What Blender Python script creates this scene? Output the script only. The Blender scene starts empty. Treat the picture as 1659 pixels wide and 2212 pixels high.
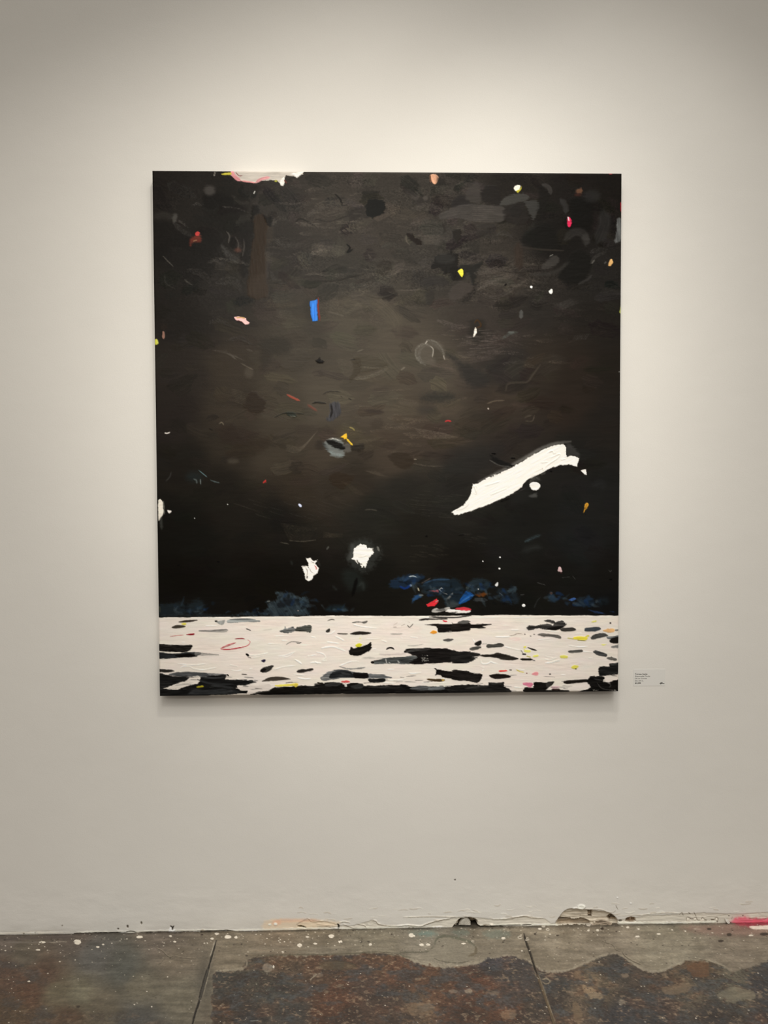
import bpy, math
import numpy as np
from mathutils import Matrix, Vector

# ------------------------------------------------------------------ scene basics
S = bpy.context.scene
COL = S.collection
S.view_settings.view_transform = 'Standard'
S.view_settings.look = 'None'
S.view_settings.gamma = 1
S.view_settings.exposure = 0.0

W, H, F = 1659, 2212, 1661.0            # photograph size and focal length in its pixels
CAM = np.array([-0.0723, -2.3070, 1.3534])
PITCH, YAW, ROLL = -0.03528, -0.02427, -0.00233
CW, CH, CD = 1.3657, 1.5305, 0.040       # canvas width, height, depth
CZ, CROT = 1.4972, 0.00165


def cam_matrix():
    cx, sx = math.cos(PITCH), math.sin(PITCH)
    cz, sz = math.cos(YAW), math.sin(YAW)
    cr, sr = math.cos(ROLL), math.sin(ROLL)
    base = np.array([[1, 0, 0], [0, 0, -1], [0, 1, 0]], float)
    rz = np.array([[cz, -sz, 0], [sz, cz, 0], [0, 0, 1]])
    rx = np.array([[1, 0, 0], [0, cx, -sx], [0, sx, cx]])
    rr = np.array([[cr, -sr, 0], [sr, cr, 0], [0, 0, 1]])
    return rz @ rx @ base @ rr


CM = cam_matrix()


def to_px(P):
    q = (P - CAM) @ CM
    return W / 2 + F * q[..., 0] / -q[..., 2], H / 2 - F * q[..., 1] / -q[..., 2]


def back(px, py, axis=1, val=0.0):
    d = CM @ np.array([(px - W / 2) / F, -(py - H / 2) / F, -1.0])
    return CAM + (val - CAM[axis]) / d[axis] * d


cam_data = bpy.data.cameras.new('camera')
cam = bpy.data.objects.new('camera', cam_data)
COL.objects.link(cam)
m = np.eye(4)
m[:3, :3] = CM
m[:3, 3] = CAM
cam.matrix_world = Matrix(m.tolist())
cam_data.sensor_fit = 'VERTICAL'
cam_data.sensor_height = 24.0
cam_data.lens = 24.0 * F / H
cam_data.clip_start = 0.02
S.camera = cam

# ------------------------------------------------------------------ noise
RS = np.random.RandomState(11)
_T = RS.rand(16, 128, 128)


def vn(x, y, k=0):
    t = _T[k % 16]
    xi, yi = np.floor(x).astype(np.int64), np.floor(y).astype(np.int64)
    fx, fy = x - xi, y - yi
    fx = fx * fx * (3 - 2 * fx)
    fy = fy * fy * (3 - 2 * fy)
    a, b = xi & 127, (xi + 1) & 127
    c, d = yi & 127, (yi + 1) & 127
    return ((t[c, a] * (1 - fx) + t[c, b] * fx) * (1 - fy) + (t[d, a] * (1 - fx) + t[d, b] * fx) * fy) * 2 - 1


def fbm(x, y, k=0, o=4):
    s, a, n = 0, 1.0, 0
    for i in range(o):
        s = s + a * vn(x * 2 ** i + 17.3 * i, y * 2 ** i + 9.1 * i, k + i)
        n += a
        a *= 0.55
    return s / n


def sst(a, b, x):
    t = np.clip((x - a) / (b - a), 0, 1)
    return t * t * (3 - 2 * t)


def smooth_path(p, closed, n=5):
    p = np.asarray(p, float)
    N = len(p)
    if N < 3:
        return p
    out = []
    for i in range(N if closed else N - 1):
        if closed:
            a, b, c, d = p[(i - 1) % N], p[i], p[(i + 1) % N], p[(i + 2) % N]
        else:
            a, b, c, d = p[max(i - 1, 0)], p[i], p[i + 1], p[min(i + 2, N - 1)]
        for j in range(n):
            t = j / n
            out.append(0.5 * (2 * b + (c - a) * t + (2 * a - 5 * b + 4 * c - d) * t * t + (3 * b - a - 3 * c + d) * t ** 3))
    if not closed:
        out.append(p[-1])
    return np.array(out)


# reference crops the marks were measured in: origin and scale
REG = {'A': (310, 350, 4.1475), 'B': (680, 350, 4.1475), 'C': (1000, 350, 4.1475),
       'D': (310, 720, 4.1475), 'E': (680, 720, 4.1475), 'F': (1000, 720, 4.1475),
       'G': (310, 1060, 4.1475), 'H': (680, 1060, 4.1475), 'I': (1000, 1060, 4.1475),
       'J': (310, 1310, 4.74), 'K': (640, 1310, 4.4838), 'L': (980, 1310, 3.95),
       'N': (0, 1900, 2.9625), 'O': (540, 1900, 2.9625), 'Q': (1099, 1900, 2.9625),
       'U': (960, 1960, 8.295), 'V': (1180, 1930, 7.541), 'X': (1459, 1960, 8.295), 'Y': (540, 1960, 7.541),
       'P': (0, 0, 1.0)}


class Paint:
    """Pigment colour and relief of one real surface, laid on its own grid of vertices."""

    def __init__(s, PX, PY, col):
        s.PX, s.PY = PX, PY
        s.C = np.empty(PX.shape + (3,))
        s.C[:] = col
        s.Z = np.zeros(PX.shape)
        s.rmin, s.rmax = PY.min(1), PY.max(1)
        s.cmin, s.cmax = PX.min(0), PX.max(0)
        s.k = 0
        s.softk, s.roughk, s.feather = 1.0, 1.0, 0.0

    def win(s, x0, y0, x1, y1):
        r = np.where((s.rmax >= y0) & (s.rmin <= y1))[0]
        c = np.where((s.cmax >= x0) & (s.cmin <= x1))[0]
        if len(r) == 0 or len(c) == 0:
            return None
        return slice(r[0], r[-1] + 1), slice(c[0], c[-1] + 1)

    @staticmethod
    def tr(reg, pts):
        ox, oy, k = REG[reg]
        return np.array([(ox + x / k, oy + y / k) for x, y in pts]), k

    def apply(s, w, a, col, h, tex=None):
        c = np.asarray(col, float)
        if tex is not None:
            c = np.clip(c * (1 + tex[..., None]), 0, 255)
        s.C[w] = s.C[w] * (1 - a[..., None]) + c * a[..., None]
        if h is not None:
            s.Z[w] = s.Z[w] + h

    def poly(s, reg, pts, col, op=1.0, soft=1.1, rough=1.2, h=0.25, ang=0.0, tex=0.06, smooth=True, rscale=5.0, edge=None, dry=0.0):
        if edge is None:
            edge = 0.4 if max(col) > 120 else 0.1
        p, k = s.tr(reg, pts)
        if smooth:
            p = smooth_path(p, True, 4)
        if max(col) < 130:
            soft *= s.softk
            rough *= s.roughk
        pad = soft * 2 + rough * 2 + 3 + s.feather * 2
        size = min(np.ptp(p[:, 0]), np.ptp(p[:, 1]))
        w = s.win(p[:, 0].min() - pad, p[:, 1].min() - pad, p[:, 0].max() + pad, p[:, 1].max() + pad)
        if w is None:
            return
        s.k += 1
        kk = s.k
        X, Y = s.PX[w], s.PY[w]
        d2 = np.full(X.shape, 1e9)
        ins = np.zeros(X.shape, bool)
        N = len(p)
        for i in range(N):
            a, b = p[i], p[(i + 1) % N]
            e = b - a
            l2 = max(e @ e, 1e-9)
            t = np.clip(((X - a[0]) * e[0] + (Y - a[1]) * e[1]) / l2, 0, 1)
            d2 = np.minimum(d2, (X - a[0] - t * e[0]) ** 2 + (Y - a[1] - t * e[1]) ** 2)
            if abs(e[1]) > 1e-9:
                ins ^= ((a[1] > Y) != (b[1] > Y)) & (X < a[0] + e[0] * (Y - a[1]) / e[1])
        sd = np.sqrt(d2)
        sd = np.where(ins, -sd, sd)
        sd = sd + rough * fbm(X / rscale + kk * 3.7, Y / rscale, kk, 3)
        ca, sa = math.cos(ang), math.sin(ang)
        u, v = X * ca + Y * sa, -X * sa + Y * ca
        st = fbm(u / 22 + kk * 5.1, v / 2.2, kk + 3, 3)
        if s.feather and size > 9:
            sd = sd + s.feather * (1.0 if max(col) < 130 else 0.35) * min(1.0, size / 30) * fbm(u / 14 + kk, v / 1.9, kk + 6, 2)
        al = sst(soft, -soft, sd) * op
        if dry:
            al = al * (1 - dry * sst(-0.1, 0.45, st))
        z = None
        if h:
            z = h * al * (1 + 0.5 * st) + edge * h * op * np.exp(-((sd + 1.6) / 1.3) ** 2)
        s.apply(w, al, col, z, st * tex * 1.6)

    def stroke(s, reg, pts, wd, col, op=1.0, soft=0.8, h=0.2, taper=(0.15, 0.15), tex=0.12, dry=0.0, rough=0.5, smooth=True, edge=None, grain=0.0):
        if edge is None:
            edge = 0.4 if max(col) > 120 else 0.1
        p, k = s.tr(reg, pts)
        wd = wd / k
        if max(col) < 130:
            soft *= s.softk
            rough *= s.roughk
        if smooth:
            p = smooth_path(p, False, 5)
        pad = wd / 2 + soft * 2 + rough * 2 + 2
        w = s.win(p[:, 0].min() - pad, p[:, 1].min() - pad, p[:, 0].max() + pad, p[:, 1].max() + pad)
        if w is None:
            return
        s.k += 1
        kk = s.k
        X, Y = s.PX[w], s.PY[w]
        seg = p[1:] - p[:-1]
        L = np.sqrt((seg ** 2).sum(1)) + 1e-6
        cum = np.concatenate([[0], np.cumsum(L)])
        best = np.full(X.shape, 1e9)
        lat = np.zeros(X.shape)
        al_ = np.zeros(X.shape)
        for i in range(len(seg)):
            t = np.clip(((X - p[i, 0]) * seg[i, 0] + (Y - p[i, 1]) * seg[i, 1]) / L[i] ** 2, 0, 1)
            dx, dy = X - p[i, 0] - t * seg[i, 0], Y - p[i, 1] - t * seg[i, 1]
            d = dx * dx + dy * dy
            m_ = d < best
            best = np.where(m_, d, best)
            lat = np.where(m_, (seg[i, 0] * dy - seg[i, 1] * dx) / L[i], lat)
            al_ = np.where(m_, cum[i] + t * L[i], al_)
        T = al_ / cum[-1]
        hw = wd / 2 * np.ones_like(T)
        if taper[0]:
            hw = hw * np.clip(0.35 + 0.65 * T / taper[0], 0, 1)
        if taper[1]:
            hw = hw * np.clip(0.25 + 0.75 * (1 - T) / taper[1], 0, 1)
        sd = np.sqrt(best) - hw + rough * fbm(X / 4 + kk * 2.9, Y / 4, kk, 3)
        st = fbm(lat / 1.7 + kk * 7.7, al_ / 26, kk + 5, 3)
        al = sst(soft, -soft, sd) * op
        if dry:
            al = al * (1 - dry * sst(-0.2, 0.4, st + 0.7 * (T - 0.5)))
        if grain:
            al = al * (1 - grain * sst(0.12, -0.12, fbm(X / 2.6, Y / 1.9, kk + 2, 2) + 0.35 * st))
        z = None
        if h:
            z = h * al * (0.8 + 0.6 * st) + edge * h * op * np.exp(-((sd + 1.2) / 1.1) ** 2)
        s.apply(w, al, col, z, st * tex * 1.6)

    def spot(s, reg, x, y, rx, ry, col, op=1.0, h=0.1, soft=0.7, rough=0.7):
        a = np.arange(10) / 10 * 2 * math.pi
        s.poly(reg, [(x + rx * math.cos(t), y + ry * math.sin(t)) for t in a], col, op, soft, rough, h, rscale=3.0)


def field(pts, PX, PY, sig):
    num = np.zeros(PX.shape + (3,))
    den = np.zeros(PX.shape) + 1e-9
    for x, y, c in pts:
        w = 1.0 / (((PX - x) ** 2 + (PY - y) ** 2) / sig ** 2 + 0.12) ** 2
        num += w[..., None] * np.array(c, float)
        den += w
    return num / den[..., None]


def lin(c):
    c = np.clip(c / 255.0, 0, 1)
    return np.where(c <= 0.04045, c / 12.92, ((c + 0.055) / 1.055) ** 2.4)


# ------------------------------------------------------------------ materials
def mat(name, attr=None, color=(0.8, 0.8, 0.8), rough=0.5, spec=0.5, noise=None, bump=None, rough_attr=None):
    mt = bpy.data.materials.new(name)
    mt.use_nodes = True
    nt = mt.node_tree
    b = nt.nodes['Principled BSDF']
    b.inputs['Roughness'].default_value = rough
    b.inputs['Specular IOR Level'].default_value = spec
    tc = nt.nodes.new('ShaderNodeTexCoord')
    if attr:
        a = nt.nodes.new('ShaderNodeAttribute')
        a.attribute_name = attr
        src = a.outputs['Color']
    else:
        r = nt.nodes.new('ShaderNodeRGB')
        r.outputs[0].default_value = (*color, 1)
        src = r.outputs[0]
    if noise:
        n = nt.nodes.new('ShaderNodeTexNoise')
        n.inputs['Scale'].default_value = noise[0]
        n.inputs['Detail'].default_value = 6
        nt.links.new(tc.outputs['Object'], n.inputs['Vector'])
        mr = nt.nodes.new('ShaderNodeMapRange')
        mr.inputs[1].default_value = 0.3
        mr.inputs[2].default_value = 0.7
        mr.inputs[3].default_value = 1 - noise[1]
        mr.inputs[4].default_value = 1 + noise[1]
        nt.links.new(n.outputs['Fac'], mr.inputs[0])
        mx = nt.nodes.new('ShaderNodeVectorMath')
        mx.operation = 'SCALE'
        nt.links.new(src, mx.inputs[0])
        nt.links.new(mr.outputs[0], mx.inputs['Scale'])
        src = mx.outputs[0]
    nt.links.new(src, b.inputs['Base Color'])
    if bump:
        last = None
        for sc, dist, detail in bump:
            n = nt.nodes.new('ShaderNodeTexNoise')
            n.inputs['Scale'].default_value = sc
            n.inputs['Detail'].default_value = detail
            nt.links.new(tc.outputs['Object'], n.inputs['Vector'])
            bp = nt.nodes.new('ShaderNodeBump')
            bp.inputs['Strength'].default_value = 1.0
            bp.inputs['Distance'].default_value = dist
            nt.links.new(n.outputs['Fac'], bp.inputs['Height'])
            if last:
                nt.links.new(last, bp.inputs['Normal'])
            last = bp.outputs['Normal']
        nt.links.new(last, b.inputs['Normal'])
    return mt


M_WALL = mat('wall_paint', 'Col', rough=0.62, spec=0.25, noise=(3.0, 0.012), bump=[(260, 0.00022, 2), (9, 0.0012, 3)])
M_FLOOR = mat('stained_concrete', 'Col', rough=0.48, spec=0.4, noise=(170, 0.12), bump=[(210, 0.0012, 5), (40, 0.0015, 4)])
M_CANVAS = mat('oil_paint', 'Col', rough=0.40, spec=0.07, bump=[(700, 0.00014, 2)])
M_CARD = mat('card_stock', color=(0.77, 0.755, 0.72), rough=0.6, spec=0.2, noise=(200, 0.01))
M_INK = mat('printed_ink', color=(0.02, 0.017, 0.014), rough=0.6, spec=0.2, noise=(300, 0.05))
M_PLASTER = mat('broken_plaster', color=(0.52, 0.49, 0.43), rough=0.85, spec=0.1, noise=(90, 0.18), bump=[(300, 0.001, 4)])
M_CHIP = mat('dry_paint_flake', color=(0.66, 0.63, 0.58), rough=0.6, noise=(120, 0.08), bump=[(200, 0.0008, 3)])


def grid_mesh(name, co, col, rows, cols, material, extra=None):
    """rows x cols grid; co (rows,cols,3); col linear rgb; extra = (verts, faces, cols) coarse surround."""
    V = co.reshape(-1, 3)
    C = col.reshape(-1, 3)
    idx = np.arange(rows * cols).reshape(rows, cols)
    f = np.stack([idx[:-1, :-1], idx[1:, :-1], idx[1:, 1:], idx[:-1, 1:]], -1).reshape(-1, 4)
    if extra is not None:
        ev, ef, ec = extra
        f = np.concatenate([f, np.asarray(ef) + len(V)])
        V = np.concatenate([V, ev])
        C = np.concatenate([C, ec])
    me = bpy.data.meshes.new(name)
    me.vertices.add(len(V))
    me.vertices.foreach_set('co', V.astype(np.float32).ravel())
    nf = len(f)
    me.loops.add(nf * 4)
    me.loops.foreach_set('vertex_index', f.astype(np.int32).ravel())
    me.polygons.add(nf)
    me.polygons.foreach_set('loop_start', np.arange(0, nf * 4, 4, dtype=np.int32))
    me.polygons.foreach_set('use_smooth', np.ones(nf, bool))
    me.update(calc_edges=True)
    at = me.color_attributes.new('Col', 'FLOAT_COLOR', 'POINT')
    at.data.foreach_set('color', np.concatenate([C, np.ones((len(C), 1))], 1).astype(np.float32).ravel())
    me.materials.append(material)
    o = bpy.data.objects.new(name, me)
    COL.objects.link(o)
    return o


def simple_mesh(name, verts, faces, material, parent=None):
    me = bpy.data.meshes.new(name)
    me.from_pydata([tuple(v) for v in verts], [], faces)
    me.update()
    me.materials.append(material)
    o = bpy.data.objects.new(name, me)
    COL.objects.link(o)
    if parent:
        o.parent = parent
    return o


# ------------------------------------------------------------------ the painting
GW, GH = 820, 920
corners = np.array([[327, 367], [1342, 375.5], [346.5, 1502], [1337, 1495.5]], float)   # TL TR BL BR


def homography(src, dst):
    A = []
    for (x, y), (u, v) in zip(src, dst):
        A.append([x, y, 1, 0, 0, 0, -u * x, -u * y, -u])
        A.append([0, 0, 0, x, y, 1, -v * x, -v * y, -v])
    return np.linalg.svd(np.array(A))[2][-1].reshape(3, 3)


Hm = homography([(0, 0), (1, 0), (0, 1), (1, 1)], corners)
uu, vv = np.meshgrid(np.linspace(0, 1, GW), np.linspace(0, 1, GH))
den = Hm[2, 0] * uu + Hm[2, 1] * vv + Hm[2, 2]
PX = (Hm[0, 0] * uu + Hm[0, 1] * vv + Hm[0, 2]) / den
PY = (Hm[1, 0] * uu + Hm[1, 1] * vv + Hm[1, 2]) / den

DK = [(345, 400, (33, 29, 26)), (400, 440, (36, 33, 30)), (480, 460, (27, 25, 22)), (430, 560, (28, 26, 24)), (470, 620, (40, 37, 34)),
      (400, 680, (32, 29, 26)), (600, 440, (56, 52, 48)), (700, 440, (66, 60, 54)), (600, 540, (52, 48, 44)), (850, 400, (62, 57, 51)),
      (800, 500, (64, 58, 52)), (740, 580, (60, 56, 50)), (950, 560, (60, 56, 51)), (1050, 450, (62, 57, 52)), (1100, 410, (40, 36, 32)), (1250, 450, (29, 26, 24)),
      (1320, 420, (27, 24, 21)), (1210, 520, (26, 24, 22)), (1280, 600, (36, 34, 32)), (1090, 600, (56, 51, 46)), (1160, 650, (42, 39, 36)),
      (1300, 700, (35, 32, 29)), (760, 700, (74, 68, 58)), (650, 740, (62, 56, 48)), (850, 760, (78, 71, 61)), (950, 800, (76, 69, 60)),
      (1050, 740, (56, 50, 46)), (1090, 800, (46, 43, 40)), (1170, 790, (48, 42, 36)), (1250, 800, (42, 36, 31)), (1320, 800, (36, 32, 28)), (500, 800, (54, 47, 39)),
      (400, 800, (42, 37, 33)), (380, 900, (38, 33, 30)), (500, 890, (54, 47, 39)), (600, 870, (66, 59, 49)), (700, 860, (76, 69, 59)),
      (850, 870, (76, 68, 58)), (950, 880, (72, 64, 55)), (1080, 880, (58, 50, 43)), (1230, 880, (44, 37, 32)), (1320, 920, (36, 33, 30)), (400, 1000, (31, 28, 24)),
      (490, 970, (48, 42, 35)), (600, 980, (60, 53, 44)), (700, 980, (64, 56, 47)), (850, 980, (66, 57, 48)), (950, 950, (64, 55, 47)),
      (1000, 1000, (45, 42, 39)), (1110, 960, (46, 41, 37)), (1250, 990, (32, 31, 29)), (480, 1060, (31, 28, 24)), (640, 1050, (50, 43, 35)),
      (750, 1040, (50, 44, 37)), (870, 1060, (40, 38, 34)), (980, 1060, (38, 37, 34)), (1150, 1110, (29, 29, 27)), (1280, 1080, (33, 33, 32)),
      (400, 1150, (23, 22, 19)), (600, 1130, (27, 25, 22)), (800, 1120, (36, 35, 31)), (900, 1150, (32, 30, 26)), (1100, 1180, (30, 30, 28)),
      (1250, 1180, (32, 33, 33)), (400, 1260, (20, 18, 15)), (600, 1260, (20, 18, 15)), (800, 1260, (24, 23, 20)), (1000, 1230, (26, 24, 21)),
      (1200, 1240, (27, 26, 24)), (1320, 1250, (27, 26, 24)), (400, 1315, (24, 23, 21)), (700, 1310, (22, 20, 18)), (1100, 1315, (24, 24, 22)), (1320, 1310, (24, 24, 24))]

pt = Paint(PX, PY, (30, 28, 25))
DK = [(x, y, tuple(v * (0.88 if y < 600 and 560 < x < 1120 else 1.0) for v in c)) for x, y, c in DK]
base = field(DK, PX + 14 * fbm(PX / 60, PY / 60, 1, 3), PY + 14 * fbm(PX / 60, PY / 60, 4, 3), 55.0)
pt.C[:] = base * (1 + 0.07 * fbm(PX / 40, PY / 5, 2, 4)[..., None])
flow = lambda x, y: 0.05 + 0.35 * vn(np.array(x / 160.0), np.array(y / 160.0), 9)
# thousands of bristle lines and several hundred broad strokes of the dark sky
pt.Z += 0.05 * fbm(PX / 26, PY / 2.6, 6, 4) + 0.10 * fbm(PX / 5, PY / 4, 8, 4) * (1 - 0.75 * sst(640, 1000, PY))
rs = np.random.RandomState(5)
for i in range(760):
    x, y = rs.uniform(335, 1340), rs.uniform(375, 1325)
    lower = y > 1020
    c = field(DK, np.array([[x]]), np.array([[y]]), 55.0)[0, 0]
    c = c * (rs.uniform(0.45, 1.4) if y < 660 else rs.uniform(0.72, 1.2)) + rs.uniform(-3, 3, 3)
    a = float(flow(x, y)) + rs.normal(0, 0.25)
    L = rs.uniform(22, 75)
    wd = rs.uniform(12, 34)
    if y < 640:
        L *= 0.85
        a += rs.normal(0, 0.4)
    q = [(x - L / 2 * math.cos(a), y - L / 2 * math.sin(a)), (x + rs.uniform(-3, 3), y + rs.uniform(-6, 6)), (x + L / 2 * math.cos(a), y + L / 2 * math.sin(a))]
    pt.stroke('P', q, wd, c, op=rs.uniform(0.18, 0.55) * (0.5 if lower else (1.45 if y < 660 else 1)), soft=rs.choice([1.2, 2.5, 2.5 if y < 660 else 5.0]), h=rs.uniform(0.06, 0.28) * (0.35 if lower else (1.0 if y < 700 else 0.5)),
              tex=0.26, dry=rs.uniform(0, 0.7), rough=2.2, taper=(0.1, 0.3), grain=rs.choice([0, 0, .6]) if y < 800 else 0)
# coarse dragged paint: light skips of a dry brush, sheen highlights held in the pigment
for i in range(330):
    bx = [(700, 470, 1.0), (760, 600, 1.0), (1090, 620, 1.0), (1060, 740, 1.0), (930, 510, .8), (530, 560, .7), (830, 920, .7), (1200, 660, .5)][rs.randint(8)]
    x, y = bx[0] + rs.normal(0, 60), bx[1] + rs.normal(0, 28)
    if not (335 < x < 1335):
        continue
    c = field(DK, np.array([[x]]), np.array([[y]]), 55.0)[0, 0] * rs.uniform(1.15, 1.6)
    L = rs.uniform(20, 60)
    a = rs.normal(0.03, 0.12)
    pt.stroke('P', [(x, y), (x + L * math.cos(a), y + L * math.sin(a))], rs.uniform(2, 9), c, op=0.6 * bx[2], soft=0.8, h=0.35, tex=0.3, dry=0.8, rough=1.0, taper=(0.2, 0.4), grain=.8)

# the weave of the cloth showing through thin paint near the top
gw_ = (1 - sst(560, 760, PY)) * (0.35 + 0.65 * sst(-.1, .35, fbm(PX / 50, PY / 26, 10, 3)))
pt.C *= 1 + (0.34 * gw_ * fbm(PX / 2.6, PY / 1.8, 13, 2))[..., None]
pt.softk, pt.roughk, pt.feather = 1.7, 1.7, 3.0
PL, ST, SP = pt.poly, pt.stroke, pt.spot
# ---- dark upper field (marks measured in the reference crops; a few strokes are painted highlights)
BK = (21, 20, 18)
WH = (238, 234, 227)
PL('A', [(530, 300), (620, 285), (720, 290), (800, 330), (780, 395), (660, 410), (560, 405)], (22, 20, 18), op=.85, soft=3, rough=3)
PL('A', [(90, 530), (250, 540), (420, 660), (560, 600), (690, 650), (640, 830), (520, 830), (300, 760), (140, 900), (90, 700)], (25, 23, 21), op=.7, soft=5, rough=5)
PL('A', [(840, 560), (980, 520), (985, 640), (940, 900), (930, 1010), (870, 1010), (860, 880), (900, 760), (800, 640)], (26, 24, 22), op=.8, soft=3, rough=3)
PL('A', [(775, 70), (1425, 70), (1420, 110), (1390, 108), (1370, 140), (1330, 125), (1270, 118), (1250, 150), (1255, 175), (1245, 212), (1225, 205), (1215, 190), (1190, 165), (1125, 160), (1050, 165), (1000, 190), (960, 180), (880, 165), (845, 165), (800, 130), (775, 115)], (196, 189, 180), soft=.8, rough=1.2, smooth=False)
ST('A', [(785, 70), (795, 110), (830, 145), (862, 162)], 34, (208, 142, 146))
ST('A', [(1000, 182), (1050, 150), (1125, 135)], 26, (214, 152, 154))
ST('A', [(870, 166), (960, 178), (1000, 186)], 12, (210, 145, 145))
ST('A', [(820, 90), (850, 120), (878, 118)], 7, (150, 95, 95))
PL('A', [(1220, 165), (1255, 132), (1252, 205), (1230, 212), (1215, 190)], WH, h=.5)
PL('A', [(1305, 108), (1370, 93), (1425, 82), (1405, 110), (1368, 138), (1340, 118)], WH, h=.5)
ST('A', [(1255, 160), (1275, 190)], 14, (130, 60, 50), op=.6)
PL('A', [(695, 100), (770, 90), (774, 112), (700, 113)], (196, 186, 66), h=.4)
SP('A', 1180, 168, 14, 9, (168, 166, 74))
ST('A', [(625, 125), (635, 85), (655, 74)], 16, (176, 170, 160), op=.7, dry=.5, grain=.5)
SP('A', 585, 250, 48, 44, (80, 76, 73), op=.7, soft=3)
ST('A', [(780, 290), (860, 360), (930, 350), (952, 290)], 30, (60, 57, 52), op=.6, dry=.5, grain=.5)
ST('A', [(800, 330), (920, 330), (950, 360)], 26, (30, 28, 25), op=.7)
ST('A', [(980, 282), (993, 256)], 10, (196, 196, 190))
ST('A', [(90, 490), (180, 470), (250, 500)], 60, (58, 56, 52), op=.4, soft=3)
PL('A', [(990, 470), (1060, 462), (1100, 500), (1112, 560), (1095, 760), (1092, 1000), (1096, 1200), (935, 1190), (955, 900), (985, 640), (973, 520)], (50, 40, 31), op=.95, soft=1.8, rough=1.2, ang=1.5, tex=.05)
PL('A', [(1000, 1020), (1092, 1000), (1096, 1200), (935, 1190), (945, 1060)], (60, 51, 43), op=.6, soft=5)
PL('A', [(1100, 560), (1150, 580), (1150, 700), (1110, 760), (1092, 1000), (1100, 760)], (62, 54, 46), op=.5, soft=3)
PL('A', [(965, 410), (1020, 395), (1035, 440), (1100, 490), (1145, 490), (1140, 565), (1110, 560), (1060, 465), (990, 480), (965, 520)], (27, 25, 23), op=.95, soft=1.5, h=.5)
PL('A', [(255, 470), (295, 468), (292, 520), (262, 545)], (84, 82, 78), op=.75, soft=2)
ST('A', [(270, 545), (350, 620), (430, 655)], 42, (52, 50, 47), op=.8, dry=.3, grain=.5)
PL('A', [(415, 680), (500, 655), (505, 710), (440, 715), (415, 745)], (120, 52, 40), op=.8, soft=2)
PL('A', [(458, 635), (480, 618), (500, 633), (490, 656), (465, 658)], (196, 68, 66), h=.4)
ST('A', [(440, 706), (475, 695)], 9, (160, 128, 95), op=.7)
ST('A', [(740, 620), (765, 660), (755, 720)], 14, (86, 82, 78), op=.7)
ST('A', [(815, 670), (845, 730), (835, 800)], 12, (78, 74, 70), op=.7)
ST('A', [(890, 690), (895, 760), (880, 840)], 11, (72, 68, 64), op=.7)
SP('A', 840, 785, 30, 20, (92, 58, 48), op=.7, soft=2)
SP('A', 800, 720, 30, 50, (20, 18, 16), op=.8, soft=2)
ST('A', [(695, 745), (760, 830), (860, 895)], 54, (72, 71, 69), op=.65, soft=2, dry=.3, grain=.5)
for k in range(7):
    ST('A', [(600 + 6 * k, 860 + 16 * k), (760 + 8 * k, 905 + 10 * k)], 9, (84, 79, 72), op=.45, dry=.6, grain=.5)
ST('A', [(170, 838), (215, 885), (262, 932)], 8, (92, 88, 82), op=.8)
ST('A', [(362, 1048), (395, 1075), (435, 1098)], 12, (98, 94, 88), op=.8, dry=.4, grain=.5)
for k in range(6):
    ST('A', [(1190, 1320 + 12 * k), (1330 + 10 * k, 1345 + 14 * k)], 8, (96, 90, 78), op=.4, dry=.5, grain=.5)
ST('A', [(1230, 1440), (1380, 1472)], 30, (78, 72, 62), op=.35, dry=.5, grain=.5)
SP('A', 1500, 1480, 90, 70, (58, 53, 46), op=.6, soft=6)
PL('A', [(1440, 1250), (1490, 1230), (1500, 1420), (1450, 1380)], (42, 39, 34), op=.5, soft=5)
ST('A', [(1562, 1215), (1560, 1300), (1576, 1418)], 17, (128, 46, 40), op=.9)
PL('A', [(1487, 1245), (1520, 1240), (1553, 1226), (1550, 1290), (1557, 1422), (1510, 1427), (1492, 1350)], (50, 124, 222), h=.5, ang=1.55, tex=.12, smooth=False)
PL('A', [(810, 1390), (850, 1380), (910, 1395), (915, 1412), (945, 1433), (940, 1447), (905, 1452), (880, 1430), (840, 1418)], (234, 186, 184), h=.5)
ST('A', [(828, 1394), (870, 1390), (905, 1398)], 12, (204, 164, 112))
ST('A', [(840, 1418), (880, 1432)], 8, (60, 40, 36))
PL('A', [(170, 1515), (184, 1518), (190, 1560), (178, 1582), (164, 1562)], (150, 112, 98))
PL('A', [(100, 1588), (120, 1585), (130, 1622), (100, 1632)], (204, 204, 84), h=.5)
ST('A', [(165, 1490), (200, 1460)], 60, (44, 36, 30), op=.5, soft=3)

PL('B', [(440, 410), (485, 330), (560, 335), (620, 360), (632, 420), (600, 475), (510, 505), (460, 480)], (20, 20, 18), soft=1.0, h=.3, smooth=False, rough=2)
PL('B', [(1030, 118), (1075, 113), (1102, 140), (1098, 168), (1070, 202), (1038, 175)], (206, 156, 126), h=.5, ang=1.3, tex=.12)
ST('B', [(1026, 118), (1032, 185)], 13, (112, 76, 56), op=.9)
PL('B', [(1100, 140), (1160, 150), (1150, 205), (1095, 205)], (38, 35, 32), op=.8, soft=2)
ST('B', [(800, 255), (880, 300), (930, 370), (985, 390)], 50, (48, 44, 41), op=.7, soft=2)
ST('B', [(860, 300), (905, 330), (930, 250)], 26, (84, 79, 74), op=.5, dry=.5, grain=.5)
SP('B', 975, 340, 50, 40, (44, 40, 37), op=.7, soft=2)
SP('B', 985, 325, 22, 22, (88, 82, 76), op=.6, soft=1.5)
for k in range(9):
    ST('B', [(1060 + 7 * k, 225 + 16 * k), (1160 + 9 * k, 215 + 18 * k), (1250, 240 + 15 * k)], 10, (86, 80, 74), op=.4, dry=.6, grain=.5)
PL('B', [(1215, 400), (1260, 320), (1340, 300), (1380, 370), (1425, 385), (1300, 420)], (38, 35, 34), op=.9, soft=1.5)
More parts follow.
